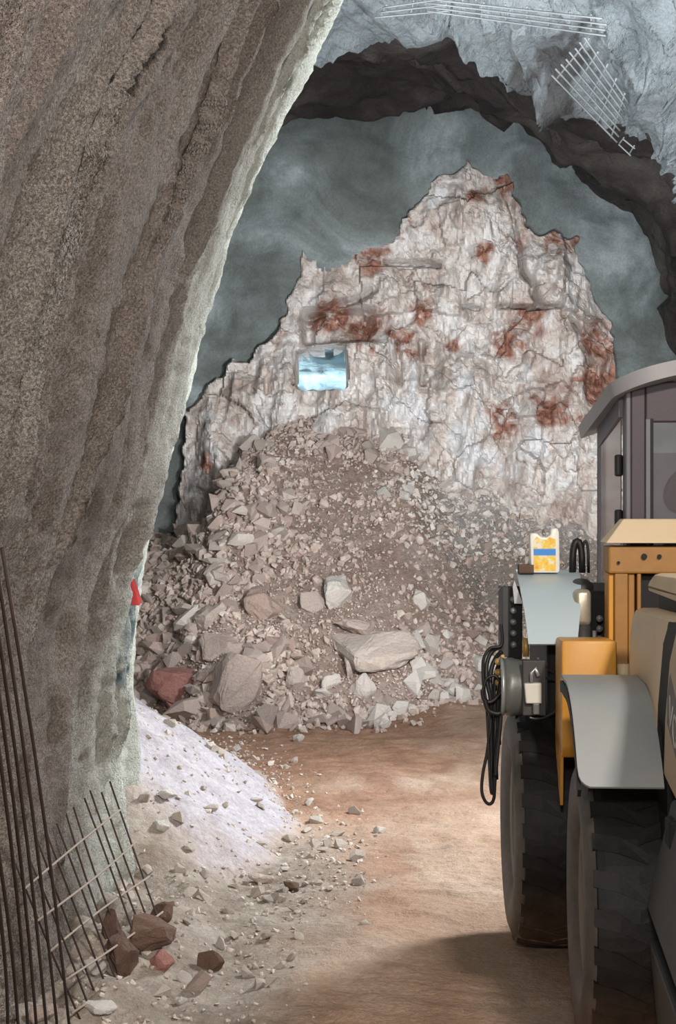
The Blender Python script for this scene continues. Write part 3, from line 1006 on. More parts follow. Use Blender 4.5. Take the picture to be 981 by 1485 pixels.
for i in order[:280]:
    lab, grp = heap_zone(xs[i], zs[i])
    s = float(sz[i])
    put_stone('stone', (float(xs[i]), float(ys[i]) - 0.03, float(zs[i]) + s * 0.3), (s * rng.uniform(0.95, 1.5), s * rng.uniform(0.8, 1.1), s * rng.uniform(0.8, 1.25)),
              (rng.gauss(0.3, 0.45), rng.gauss(0, 0.45), rng.uniform(0, 6.28)), 'stone_pale' if lab.startswith(('pale', 'whitish')) else 'stone', lab, grp)
rest = order[280:]
pr = (xs[rest] > 0.9 + 0.4 * npr.rand(len(rest))) & (zs[rest] > 1.9 + 0.8 * npr.rand(len(rest)))
for sel, mk, nm, lab in ((rest[~pr], 'stone', 'rubble', 'small broken rubble covering the muck heap'), (rest[pr], 'stone_pale', 'rubble', 'whitish fine rubble high on the right of the heap')):
    stuff_stones(nm, np.stack([xs[sel], ys[sel] - 0.02, zs[sel] + sz[sel] * 0.25], -1), sz[sel], M[mk], lab, 'rubble', 0.8)

# --- loose stones on the floor: by the pillar foot and along the white berm
N = 5200
xs = npr.uniform(-2.6, 0.4, N); ys = npr.uniform(7.2, 19.5, N)
edge = np.interp(ys, [7.2, 9.5, 11.5, 13.0, 16.0, 19.5], [-0.75, -0.5, 0.0, 0.0, -0.5, -1.2])
dd = edge - xs
keep = (dd > -0.5) & (npr.rand(N) < np.where(dd > 0, 0.95, np.exp(dd * 6))) & (xs > pillar_x(0.2) + 0.03 - 9 * (ys > 12.5))
b = berm(xs, ys)
keep &= (b < 0.1) | (npr.rand(N) < 0.4)
xs, ys, b = xs[keep], ys[keep], b[keep]
sz = 0.006 + 0.014 * npr.rand(len(xs)) + 0.05 * npr.rand(len(xs)) ** 12
zs = ground_z(xs, ys)
u_, v_ = px_of(xs, ys, zs)
vis = (u_ > 60) & (u_ < 700) & (v_ < 1485) & ((ys < 12.4) | (u_ > 215))
order = np.argsort(-np.where(vis, sz / ys, 0))
for i in order[:70]:
    s = float(sz[i])
    on_b = b[i] > 0.02
    put_stone('stone', (float(xs[i]), float(ys[i]), float(zs[i]) + s * 0.35), (s * 1.2, s, s), (rng.gauss(0, 0.3), rng.gauss(0, 0.3), rng.uniform(0, 6)), 'stone_floor',
              'small pale stone half buried in the white bank of fines' if on_b else 'small pale stone lying in the grey debris by the pillar foot',
              'stones on the white bank' if on_b else 'loose stones by the pillar foot')
rest = order[70:]
stuff_stones('gravel', np.stack([xs[rest], ys[rest], zs[rest] + sz[rest] * 0.3], -1), sz[rest], M['stone_floor'], 'fine pale gravel strewn along the pillar foot and white bank', 'gravel', 0.4)

FOOT = [
    (160, 1345, 16, 34, 'stone_brown', 'pointed dark brown shard standing behind the rebar mesh', (0.15, 0.1, 0.3), 1),
    (205, 1350, 40, 26, 'stone_brown', 'dark brown slab behind the rebar mesh at pillar foot', (0.4, 0.2, 0.2), 3),
    (178, 1385, 24, 30, 'stone_brown', 'dark brown block at the bottom of the shard pile', (0.2, -0.4, 0.9), 5),
    (236, 1392, 22, 22, 'stone_red', 'reddish-grey stone at the right end of the rebar mesh', (0.2, 0.2, 0.3), 7),
    (303, 1393, 18, 18, 'stone_brown', 'brown angular stone standing alone right of the rebar mesh', (0.2, 0.2, 0.3), 9),
    (290, 1425, 14, 20, 'stone', 'grey wedge stone below the brown angular stone', (0.4, 0.6, 0.5), 11),
    (262, 1452, 12, 10, 'stone_pale', 'small grey stone at the lower edge left of the sandy track', (0.2, 0.2, 0.5), 12),
    (233, 1320, 22, 26, 'stone_brown', 'brown stone leaning against the foot of the pillar', (0.4, 0.2, 1.5), 8),
    (232, 1195, 14, 14, 'stone_pale', 'grey stone on the upper bank beside the pillar edge', (0.2, 0.2, 0.3), 2),
    (240, 1150, 18, 14, 'stone_pale', 'white lump in the bank beside the pillar edge', (0.2, 0.2, 0.3), 4),
    (378, 1272, 20, 12, 'stone', 'flat grey stone at the end of the white bank', (0.1, 0.2, 0.3), 6),
    (420, 1285, 16, 10, 'stone_brown', 'small brown stone right of the flat grey stone', (0.1, 0.2, 1.3), 0),
    (140, 1460, 30, 14, 'stone_pale', 'flat pale block under the lower corner of the rebar mesh', (0.1, 0.1, 0.6), 2),
    (135, 1400, 24, 18, 'stone_pale', 'pale rounded stone left of the dark brown shards', (0.1, 0.1, 0.6), 9),
    (60, 1470, 26, 20, 'stone', 'greyish stone behind the upright rebars', (0.1, 0.1, 0.6), 13),
]
for bx, by, hw, hh, mk, lab, rt, k in FOOT:
    p = heap_point(bx, by + hh * 0.8)
    s = p.y / FPX
    put_stone('stone', (p.x, p.y + 0.03, p.z + hh * s * 0.6), tuple(q * s * (1.3 if mk == 'stone_brown' else 1.0) for q in (hw * 0.95, hw * 0.75, hh * 1.1)), rt, mk, lab, None, k)

# ------------------------------------------------------------------ reinforcement
def bars_thing(name, loc, label, cat):
    return tag(empty(name, loc), label, cat)


def bow(a, b, sag, n=7):
    a, b = Vector(a), Vector(b)
    return [a.lerp(b, t) + Vector((sag * math.sin(math.pi * t), 0, 0)) for t in [i / (n - 1) for i in range(n)]]


LONG = [((3, 795), (99, 1484)), ((0, 874), (82, 1490)), ((0, 959), (66, 1490)), ((0, 1046), (51, 1490)), ((0, 1132), (38, 1490)), ((-4, 1255), (23, 1490)), ((-4, 1330), (7, 1490))]
for i, ((x0, y0), (x1, y1)) in enumerate(LONG):
    # extend past the frame: up along the line, down to the ground
    Dt, Db = 6.35, 8.15 - 0.12 * i
    a = P(x0, y0, Dt - 0.05 * i); bt = P(x1, y1, Db)
    dirv = (bt - a)
    ext = 0.0 if i == 0 else -0.45 - 0.1 * i
    a2 = a + dirv * (ext * 0.35)
    k = (bt.z + 0.02) / max(1e-3, -dirv.normalized().z)
    b2 = bt + dirv.normalized() * k
    ORD = ['tallest dark rebar leaning on the pillar, nearest the mesh', 'second dark leaning rebar counted from the mesh', 'third dark leaning rebar counted from the mesh',
           'fourth dark leaning rebar counted from the mesh', 'fifth dark leaning rebar counted from the mesh', 'sixth dark leaning rebar counted from the mesh', 'dark leaning rebar nearest the left edge']
    tag(MB().tube(bow(a2, b2, 0.02), 0.0075, 8).build('rebar', M['rebar'], None, True), ORD[i], 'rebar', 'dark rebars leaning on the pillar')


def mesh_panel(name, T0, T1, B0, B1, nb, nc, label, m1, m2, r=0.006, seed=3, over=0.06):
    rr = random.Random(seed)
    root = bars_thing(name, (T0 + T1 + B0 + B1) / 4 * 1.0, label, 'wire mesh')
    for i in range(nb):
        s = i / (nb - 1)
        a = T0.lerp(T1, s); b_ = B0.lerp(B1, s)
        d = b_ - a
        a = a - d * (over * rr.uniform(0.3, 1.6)); b_ = b_ + d * (over * rr.uniform(0.2, 1.0))
        off = Vector((rr.gauss(0, 0.008), rr.gauss(0, 0.008), 0))
        MB().tube(bow(a + off, b_ - off, rr.gauss(0, 0.012)), r, 7).build('upright_bar', m1, root, True)
    for j in range(nc):
        s = (j + 0.5) / nc
        a = T0.lerp(B0, s); b_ = T1.lerp(B1, s)
        d = b_ - a
        a = a - d * 0.05; b_ = b_ + d * 0.04
        up = (B0 - T0).cross(T1 - T0).normalized() * r * 1.8
        MB().tube(bow(a + up, b_ + up, rr.gauss(0, 0.012)), r * 1.1, 7).build('cross_bar', m2, root, True)
    return root


mesh_panel('rebar_mesh', P(28, 1262, 7.9), P(163, 1150, 9.9), P(118, 1486, 8.35), P(258, 1404, 9.6), 11, 5, 'rusty rebar mesh panel leaning at the foot of the pillar', M['rebar'], M['rebar_lit_dusty'], 0.0058)


def on_arch(px, py, inset):
    """point of the photograph's ray on the lining arch, stood off inwards"""
    d = Vector(((px - 490.5) / FPX, 1.0, -(py - 742.5) / FPX))
    r = AR - inset
    ox, oz = -AX, CAMH - AZ
    a = d.x ** 2 + d.z ** 2; b_ = 2 * (ox * d.x + oz * d.z); c = ox ** 2 + oz ** 2 - r * r
    t = (-b_ + math.sqrt(b_ * b_ - 4 * a * c)) / (2 * a)
    return Vector((0, 0, CAMH)) + d * t


def arch_mesh(name, A, B, Cc, D, na, nb, label, r=0.011, inset=0.22):
    root = bars_thing(name, on_arch(A[0], A[1], inset), label, 'wire mesh')

    def q(s, t):
        x = (1 - s) * ((1 - t) * A[0] + t * B[0]) + s * ((1 - t) * D[0] + t * Cc[0])
        y = (1 - s) * ((1 - t) * A[1] + t * B[1]) + s * ((1 - t) * D[1] + t * Cc[1])
        return on_arch(x, y, inset)
    rr = random.Random(na * 7 + nb)
    for i in range(na):
        s = i / (na - 1); t0_, t1_ = -0.05 - 0.06 * rr.random(), 1.05 + 0.06 * rr.random()
        MB().tube([q(s, t0_ + (t1_ - t0_) * k / 8) for k in range(9)], r, 6).build('mesh_bar', M['mesh_steel'], root, True)
    for i in range(nb):
        t = i / (nb - 1); s0, s1 = -0.06 - 0.06 * rr.random(), 1.05 + 0.08 * rr.random()
        MB().tube([q(s0 + (s1 - s0) * k / 8, t) + Vector((0, 0, -0.02)) for k in range(9)], r, 6).build('mesh_bar', M['mesh_steel'], root, True)
    return root


arch_mesh('wire_mesh', (853, 58), (808, 114), (888, 196), (906, 138), 5, 8, 'galvanised wire mesh hanging loose from the right side of the arch')
arch_mesh('wire_mesh', (640, -2), (640, 16), (858, 46), (858, 22), 8, 4, 'bent wire mesh strip running along the crown at the top', 0.010)
arch_mesh('wire_mesh', (560, 8), (552, 22), (640, 14), (640, -4), 3, 3, 'short torn wire mesh end left of the crown strip', 0.009)
arch_mesh('wire_mesh', (905, 200), (899, 208), (914, 222), (920, 212), 2, 2, 'small scrap of wire mesh below the hanging mesh', 0.009)

# red tag on the pillar edge
tape = [(190, 838), (196, 840), (206, 872), (202, 878)]
tg_o = MB().prism([P(x, y, 10.9) for x, y in tape], [P(x, y, 10.9) + Vector((-0.05, 0.02, 0)) for x, y in tape]).build('marker_tape', M['red_tag'])
tag(tg_o, 'short strip of red marker tape on the pale pillar edge', 'marker tape')

# ------------------------------------------------------------------ wheel loader
RF = frame(1.16, 8.11, math.radians(3.8))      # rear frame: u from the outer face of the left tyres, v forward from the rear axle
FF = frame(1.035, 10.14, math.radians(1.4))    # front frame
loader = tag(empty('wheel_loader', RF(1.1, 0.8, 0), -math.radians(3.8)), 'dusty yellow wheel loader parked on the right side of the tunnel', 'wheel loader')


def make_wheel(F, v, right=False):
    W = 0.52; R = 0.75
    cen = F(0, v, R); ax = F.right
    prof = [(0.10, 0.40), (0.05, 0.42), (0.02, 0.47), (0.0, 0.55), (0.005, 0.62), (0.03, 0.68), (0.055, 0.705), (0.09, 0.715), (0.26, 0.72), (0.43, 0.715), (0.465, 0.705), (0.49, 0.68), (0.515, 0.62), (0.52, 0.55), (0.5, 0.47), (0.47, 0.42), (0.42, 0.40)]
    tyre = MB().lathe(cen, ax, prof, 72, True).build('tyre', M['sidewall'], loader, True)
    e1 = Vector((0, 0, 1)); e2 = ax.cross(e1).normalized()
    tr = MB(); nl = 26
    tr.lathe(cen, ax, [(0.03, 0.66), (0.055, 0.712), (0.09, 0.7215), (0.26, 0.7265), (0.43, 0.7215), (0.465, 0.712), (0.49, 0.66)], 72)
    for i in range(nl):
        for side in (0, 1):
            t0_ = 2 * math.pi * (i + 0.5 * side) / nl
            quads = []
            for (a, dt) in ((0.035, 0.0), (0.15, 0.035), (0.28, 0.12)):
                aa = a if side == 0 else W - a
                for w in (-0.055, 0.055):
                    t = t0_ + dt + w * (1.0 if a < 0.2 else 0.7)
                    for rr in ((0.66 if a < 0.05 else 0.70), (0.733 if a > 0.05 else 0.715)):
                        quads.append(cen + ax * aa + (e1 * math.cos(t) + e2 * math.sin(t)) * rr)
            # order per section: (w-,lo),(w-,hi),(w+,lo),(w+,hi)
            sec = [quads[0:4], quads[4:8], quads[8:12]]
            vs = [p for s in sec for p in (s[0], s[1], s[3], s[2])]
            fs = [(0, 1, 2, 3), (8, 11, 10, 9)]
            for b0 in (0, 4):
                fs += [(b0 + k, b0 + (k + 1) % 4, b0 + 4 + (k + 1) % 4, b0 + 4 + k) for k in range(4)]
            tr.add(vs, fs)
    tr.build('tread', M['rubber'], tyre)
    sg = -1 if not right else 1
    base = 0.0 if not right else W
    s_ = 1 if not right else -1
    rp = [(base + s_ * 0.07, 0.41), (base + s_ * 0.05, 0.40), (base + s_ * 0.06, 0.37), (base + s_ * 0.13, 0.34), (base + s_ * 0.15, 0.26), (base + s_ * 0.14, 0.18), (base + s_ * 0.10, 0.17), (base + s_ * 0.06, 0.12), (base + s_ * 0.05, 0.0)]
    rim = MB().lathe(cen, ax, rp, 40).build('rim', M['rim'], loader, autos=40)
    for i in range(10):
        t = 2 * math.pi * i / 10
        d = (e1 * math.cos(t) + e2 * math.sin(t)) * 0.22
        MB().tube([cen + ax * (base + s_ * 0.15) + d, cen + ax * (base + s_ * 0.115) + d], 0.017, 6).build('wheel_nut', M['bolt'], rim)


make_wheel(RF, 0.0); make_wheel(FF, 0.0)
RF2 = frame(*(RF(2.0, 0, 0)[:2]), math.radians(3.8)); FF2 = frame(*(FF(2.0, 0, 0)[:2]), math.radians(1.4))
make_wheel(RF2, 0.0, True); make_wheel(FF2, 0.0, True)

# chassis and axles
MB().box(RF, 0.62, 1.9, -1.9, 1.7, 0.55, 1.25, 0.03).build('rear_chassis', M['black'], loader)
MB().box(FF, 0.60, 1.9, -0.7, 1.2, 0.55, 1.2, 0.03).build('front_chassis', M['black'], loader)
for F in (RF, FF):
    MB().tube([F(0.2, 0, 0.75), F(2.3, 0, 0.75)], 0.16, 20).build('axle', M['black'], loader, True)
MB().tube([RF(1.25, 1.55, 0.5), RF(1.25, 1.55, 1.35)], 0.14, 16).build('articulation_pin', M['charcoal'], loader, True)

# rear fender
arc = []
for dg in range(128, 38, -4):
    a = math.radians(dg)
    arc.append((0.0 - 1.06 * math.cos(math.pi - a) * -1, 0.75 + 1.06 * math.sin(a)))
arc = [(-1.06 * math.cos(math.radians(dg)), 0.75 + 1.06 * math.sin(math.radians(dg))) for dg in (40, 40.6, 41.5, 43, 46, 50, 54, 58, 62, 66, 70, 74, 78, 82, 86, 90, 94)] + [(0.25, 1.815), (0.4, 1.80)]
us = []
for i, (v, z) in enumerate(arc):
    cut = (0.05, 0.03, 0.014, 0.004)[i] if i < 4 else 0.0
    us.append((-0.045 + cut, 0.33))
MB().sheet(RF, arc, us, 0.014).build('fender', M['grey_plate'], loader, autos=40)
inner = [(v * 0.985, 0.75 + (z - 0.75) * 0.985) for v, z in arc]
inner = [(v * 0.93, 0.75 + (z - 0.75) * 0.93) for v, z in arc]
MB().sheet(RF, inner, [(-0.046, -0.03)] * len(inner), 0.06).build('fender_lip', M['black'], loader)
MB().box(RF, 0.345, 0.365, -0.8, 0.9, 0.95, 1.7).build('fender_bracket', M['black'], loader)

# hood: two side panels, seam, top cap, rear grille
def hood_panel(name, poly, mat, u0=0.335, u1=1.86, bev=0.05):
    return MB().sideprism(RF, poly, u0, u1, bev).build(name, mat, loader, autos=35)


hood_panel('hood_panel', [(0.72, 1.30), (0.66, 2.0), (0.50, 2.155), (-0.95, 2.19), (-0.68, 2.04), (-0.50, 1.75), (-0.40, 1.30)], M['tan'])
hood_panel('hood_panel', [(-0.70, 1.45), (-0.76, 1.75), (-0.92, 2.04), (-1.15, 2.20), (-2.25, 2.2), (-2.3, 1.9), (-2.25, 1.36), (-1.4, 1.38), (-0.8, 1.44)], M['tan'])
MB().sideprism(RF, [(-0.30, 1.30), (-0.42, 1.75), (-0.60, 2.04), (-0.85, 2.17), (-1.25, 2.17), (-1.0, 2.04), (-0.86, 1.75), (-0.80, 1.30)], 0.345, 1.85).build('hood_seam', M['black'], loader)
MB().box(RF, 0.40, 1.80, -2.1, 0.6, 1.2, 2.13).build('engine_bay', M['black'], loader)
MB().box(RF, 0.46, 1.76, -2.1, 0.42, 2.13, 2.25).build('air_vent', M['black'], loader)
MB().sideprism(RF, [(0.50, 2.235), (0.42, 2.30), (0.2, 2.345), (-2.2, 2.40), (-2.28, 2.30), (-2.25, 2.235)], 0.40, 1.80, 0.04).build('hood_cap', M['tan'], loader, autos=35)
stripe_poly = [(-0.97, 1.955), (-0.885, 1.85), (-0.875, 1.73), (-1.35, 1.54), (-2.1, 1.46), (-2.1, 1.64), (-1.35, 1.77)]
st_o = MB().prism([RF(0.3335, v, z) for v, z in stripe_poly], [RF(0.3385, v, z) for v, z in stripe_poly]).build('hood_stripe', M['stripe'], loader, label='grey slanted stripe with pale lettering')
fc = bpy.data.curves.new('lettering', 'FONT'); fc.body = 'VO'; fc.size = 0.20; fc.extrude = 0.001; fc.align_x = 'LEFT'
fo = bpy.data.objects.new('lettering', fc); C.objects.link(fo); fc.materials.append(M['letter'])
slope = math.radians(-20)
tx = (-RF.fwd * math.cos(slope) + Vector((0, 0, 1)) * math.sin(slope)).normalized(); tn = -RF.right; ty = tn.cross(tx)
mt = Matrix((tx.to_4d(), ty.to_4d(), tn.to_4d(), (0, 0, 0, 1))).transposed()
mt.translation = RF(0.331, -0.93, 1.735)
for i in range(3):
    mt[3][i] = 0.0
lm = bpy.data.meshes.new_from_object(fo); bpy.data.objects.remove(fo)
lm.transform(mt)
lo_ = bpy.data.objects.new('lettering', lm); C.objects.link(lo_)
if not lm.materials: lm.materials.append(M['letter'])
lo_.parent = st_o; lo_.matrix_parent_inverse = Matrix.Identity(4)

# rear grille and tail lamps
MB().box(RF, 0.62, 1.58, -2.31, -2.26, 1.50, 2.08, 0.01).build('rear_grille', M['black'], loader)
for k in range(9):
    MB().box(RF, 0.64, 1.56, -2.335, -2.30, 1.535 + 0.058 * k, 1.560 + 0.058 * k).build('grille_slat', M['charcoal'], loader)
for u0 in (0.42, 1.66):
    MB().box(RF, u0, u0 + 0.12, -2.325, -2.27, 1.52, 1.66, 0.015).build('tail_lamp', M['red_tag'], loader)

# counterweight and step box behind the rear wheel
cw = [(0.315, -0.95, 1.40), (0.24, -0.86, 0.94)]
MB().hexa([RF(0.24, -2.1, 0.80), RF(1.9, -2.1, 0.80), RF(1.9, -0.88, 0.93), RF(0.24, -0.88, 0.93), RF(0.34, -2.15, 1.40), RF(1.9, -2.15, 1.40), RF(1.9, -0.98, 1.42), RF(0.34, -0.98, 1.42)], 0.02).build('counterweight', M['charcoal'], loader)
MB().hexa([RF(0.26, -1.9, 0.30), RF(0.62, -1.9, 0.30), RF(0.62, -0.95, 0.30), RF(0.29, -0.95, 0.36), RF(0.24, -1.9, 0.74), RF(0.62, -1.9, 0.74), RF(0.62, -0.92, 0.80), RF(0.25, -0.92, 0.80)], 0.015).build('step_box', M['charcoal'], loader)
MB().box(RF, 0.30, 0.36, -1.20, -1.06, 1.24, 1.36, 0.01).build('slot_cover', M['black'], loader)

# slab between the wheels
MB().sideprism(RF, [(0.93, 1.95), (1.45, 1.93), (1.47, 1.36), (1.40, 1.30), (0.98, 1.30), (0.93, 1.36)], 0.0, 0.30, 0.018).build('side_tank', M['yellow'], loader, autos=35)
MB().sideprism(RF, [(1.44, 1.40), (1.44, 1.30), (1.06, 1.03), (1.03, 1.03), (1.0, 1.28), (0.95, 1.40)], 0.0, 0.016, 0.003).build('tank_tongue', M['yellow'], loader)
# upright frame between cab and hood
MB().prism([RF(0.27, 1.24, 2.475), RF(1.8, 1.24, 2.475), RF(1.8, 1.62, 2.475), RF(0.27, 1.62, 2.475)], [RF(0.385, 1.40, 2.61), RF(1.75, 1.40, 2.61), RF(1.75, 1.60, 2.61), RF(0.385, 1.60, 2.61)], 0.006).build('frame_lid', M['tan'], loader)
band = MB().box(RF, 0.29, 1.8, 1.30, 1.62, 2.30, 2.455, 0.012).build('frame_beam', M['yellow_shaded'], loader)
for (px, py, r) in ((935, 807, 4.2), (957, 807, 3.2), (898, 816, 2.2)):
    D = 9.36
    p = P(px, py, D); uu = (p - RF(0, 0, 0)).dot(RF.right); rr = r * D / FPX
    MB().tube([RF(uu, 1.28, p.z), RF(uu, 1.305, p.z)], rr, 14).build('bolt_hole', M['black'], band)
for (u0, u1, v0, v1, mk) in ((0.295, 0.325, 1.34, 1.60, 'yellow'), (0.325, 0.40, 1.30, 1.36, 'yellow_shaded'), (0.405, 0.44, 1.33, 1.60, 'yellow_shaded'), (0.452, 0.475, 1.31, 1.5, 'yellow_shaded')):
    MB().box(RF, u0, u1, v0, v1, 1.45, 2.30, 0.006).build('frame_post', M[mk], loader)
MB().box(RF, 0.42, 1.8, 1.40, 1.60, 1.3, 2.30).build('radiator', M['black'], loader)
MB().tube([RF(0.36, 1.18, 1.70), RF(0.36, 1.18, 1.80)], 0.035, 16).build('filler_neck', M['tan'], loader, True)
MB().box(RF, 0.2, 1.8, 0.72, 1.3, 0.9, 1.62).build('belly_plate', M['black'], loader)

# cab
def cabF(u, v, z):
    return RF(u, v, z)


cab_lo, cab_hi = 1.35, 3.28
v0, v1 = 1.70, 3.20


def roof_z(u, v):
    return 3.235 + (3.40 - 3.235) * (3.5 - v) / 2.0 + 0.17 * (1 - ((u - 1.12) / 0.86) ** 2) - 0.0


nu, nv = 40, 30
vv = []; ff = []
for lay in (0, 1):
    for i in range(nu):
        for j in range(nv):
            s = 0.5 - 0.5 * math.cos(math.pi * i / (nu - 1)); t = (j / (nv - 1)) ** 1.8
            v = 1.50 + 2.0 * t
            ul = 0.335 - 0.045 * t
            # rounded rear corners
            cut = 0.26 * (1 - math.sqrt(max(0.0, 1 - max(0.0, 1 - t * 2.0 / 0.26) ** 2)))
            u = ul + cut + (1.92 - cut * 2 - ul) * s
            z = roof_z(u, v) - (0.085 + 0.02 * (s if False else 0) if lay else 0)
            if lay:
                u = u + 0.02 * (1 - 2 * s)
            vv.append(RF(u, v, z))
o_ = nu * nv
for i in range(nu - 1):
    for j in range(nv - 1):
        a, b2, c2, d2 = i * nv + j, (i + 1) * nv + j, (i + 1) * nv + j + 1, i * nv + j + 1
        ff += [(a, b2, c2, d2), (o_ + d2, o_ + c2, o_ + b2, o_ + a)]
for i in range(nu - 1):
    for j in (0, nv - 1):
        a, b2 = i * nv + j, (i + 1) * nv + j
        ff.append((a, b2, o_ + b2, o_ + a))
for j in range(nv - 1):
    for i in (0, nu - 1):
        a, b2 = i * nv + j, i * nv + j + 1
        ff.append((a, b2, o_ + b2, o_ + a))
MB().add(vv, ff).build('cab_roof', M['cab_grey'], loader, autos=40)


def ctop(u, v):
    return roof_z(u, v) - 0.07


def cpost(name, u0, u1, va, vb, mk, z0=1.5):
    MB().hexa([RF(u0, va, z0), RF(u1, va, z0), RF(u1, vb, z0), RF(u0, vb, z0), RF(u0, va, ctop(u0, va)), RF(u1, va, ctop(u1, va)), RF(u1, vb, ctop(u1, vb)), RF(u0, vb, ctop(u0, vb))], 0.008).build(name, M[mk], loader)


cpost('cab_post', 0.43, 0.46, 1.70, 1.88, 'cab_frame')
cpost('cab_post', 0.46, 0.545, 1.70, 1.76, 'cab_dark')
cpost('cab_post', 0.395, 0.425, 3.14, 3.20, 'black')
cpost('cab_post', 1.75, 1.81, 1.70, 1.80, 'cab_dark')
cpost('cab_post', 1.75, 1.81, 3.12, 3.20, 'cab_dark')
MB().box(RF, 0.545, 1.75, 1.70, 1.76, 3.18, 3.42, 0.01).build('rear_header', M['cab_dark'], loader)
MB().box(RF, 0.545, 0.575, 1.69, 1.75, 1.9, 3.2, 0.005).build('window_frame', M['cab_frame'], loader)
MB().box(RF, 0.575, 0.59, 1.685, 1.74, 1.9, 3.2).build('window_seal', M['black'], loader)
MB().box(RF, 0.57, 1.75, 1.715, 1.725, 1.9, 3.2).build('rear_window', M['glass'], loader)
door = MB().hexa([RF(0.418, 1.88, 1.9), RF(0.424, 1.88, 1.9), RF(0.404, 3.12, 1.9), RF(0.398, 3.12, 1.9), RF(0.418, 1.88, 3.30), RF(0.424, 1.88, 3.30), RF(0.404, 3.12, 3.16), RF(0.398, 3.12, 3.16)]).build('door_glass', M['glass'], loader)
MB().hexa([RF(0.405, 2.82, 1.9), RF(0.425, 2.82, 1.9), RF(0.42, 3.14, 1.9), RF(0.395, 3.14, 1.9), RF(0.405, 2.82, 3.22), RF(0.425, 2.82, 3.22), RF(0.42, 3.14, 3.20), RF(0.395, 3.14, 3.20)]).build('door_frame', M['cab_frame'], loader)
MB().hexa([RF(0.405, 1.86, 3.22), RF(0.43, 1.86, 3.22), RF(0.415, 3.14, 3.08), RF(0.392, 3.14, 3.08), RF(0.405, 1.86, 3.36), RF(0.43, 1.86, 3.36), RF(0.415, 3.14, 3.24), RF(0.392, 3.14, 3.24)]).build('door_frame', M['cab_frame'], loader)
for z in (2.93, 2.60):
    MB().box(RF, 0.385, 0.43, 1.86, 1.93, z - 0.065, z + 0.065, 0.01).build('door_hinge', M['black'], loader)
MB().box(RF, 0.45, 1.8, 1.75, 3.2, 1.25, 1.95).build('cab_floor', M['black'], loader)
MB().hexa([RF(0.43, 1.78, 1.3), RF(0.46, 1.78, 1.3), RF(0.44, 3.2, 1.3), RF(0.41, 3.2, 1.3), RF(0.43, 1.78, 1.95), RF(0.46, 1.78, 1.95), RF(0.44, 3.2, 1.95), RF(0.41, 3.2, 1.95)]).build('cab_side', M['charcoal'], loader)
MB().box(RF, 0.6, 1.75, 3.15, 3.17, 1.95, 3.05).build('windscreen', M['glass'], loader)
# operator seat
seat = MB()
ring = []
bk = [(0.0, 1.95), (0.0, 2.5), (0.03, 2.62), (0.02, 2.66)]
MB().hexa([RF(0.68, 2.25, 2.0), RF(1.2, 2.25, 2.0), RF(1.2, 2.40, 2.0), RF(0.68, 2.40, 2.0), RF(0.72, 2.12, 2.58), RF(1.16, 2.12, 2.58), RF(1.16, 2.22, 2.58), RF(0.72, 2.22, 2.58)], 0.045, 3).build('seat_back', M['seat'], loader, autos=60)
hr = MB(); hc = RF(0.86, 2.2, 2.79)
prof = [(-0.06, 0.0), (-0.058, 0.07), (-0.045, 0.10), (0.0, 0.115), (0.045, 0.10), (0.058, 0.07), (0.06, 0.0)]
hr.lathe(hc, RF.fwd, prof, 28)
hr.v = [tuple(hc + (Vector(p) - hc).dot(RF.right) * RF.right * 1.25 + (Vector(p) - hc).dot(RF.fwd) * RF.fwd + Vector((0.35 * (p[2] - hc.z), 0, 1.35 * (p[2] - hc.z)))) for p in hr.v]
hr.build('head_rest', M['seat'], loader, True)
MB().box(RF, 0.66, 1.22, 2.3, 2.85, 2.0, 2.14, 0.04, 3).build('seat_cushion', M['seat'], loader, autos=60)

# front fender sheet and what hangs from it
line = [(-0.62, 1.885), (-0.57, 1.97), (-0.48, 2.06), (-0.33, 2.15), (-0.12, 2.22), (0.10, 2.255), (0.30, 2.265), (0.55, 2.265)]
us = [(0.075, 0.355), (0.07, 0.37), (0.065, 0.39), (0.06, 0.41), (0.062, 0.44), (0.07, 0.46), (0.085, 0.47), (0.10, 0.48)]
MB().sheet(FF, line, us, 0.014).build('fender', M['lit_blue_plate'], loader, autos=45, label='bluish-grey curved sheet over the front wheel')
MB().box(FF, -0.045, -0.005, -0.22, 0.1, 1.78, 2.20, 0.006).build('bracket_plate', M['charcoal'], loader)
bp = MB().box(FF, -0.005, 0.085, -0.12, -0.08, 1.76, 2.20, 0.006).build('bolt_plate', M['black'], loader)
for i in range(5):
    zz = 2.12 - 0.068 * i
    MB().lathe(FF(0.03, -0.12, zz), -FF.fwd, [(0.0, 0.021), (0.018, 0.02), (0.026, 0.012), (0.028, 0.0)], 12).build('bolt', M['bolt'], bp, True)
MB().tube([FF(-0.02, -0.1, 2.22), FF(-0.09, 0.05, 2.12), FF(-0.16, 0.15, 2.09)], 0.005, 6).build('thin_rod', M['bolt'], loader, True)
MB().hexa([FF(0.03, -0.2, 2.1), FF(0.08, -0.2, 2.1), FF(0.08, -0.1, 2.1), FF(0.03, -0.1, 2.1), FF(0.02, -0.2, 2.2), FF(0.03, -0.2, 2.24), FF(0.03, -0.1, 2.24), FF(0.02, -0.1, 2.2)]).build('fender_clip', M['bolt'], loader)
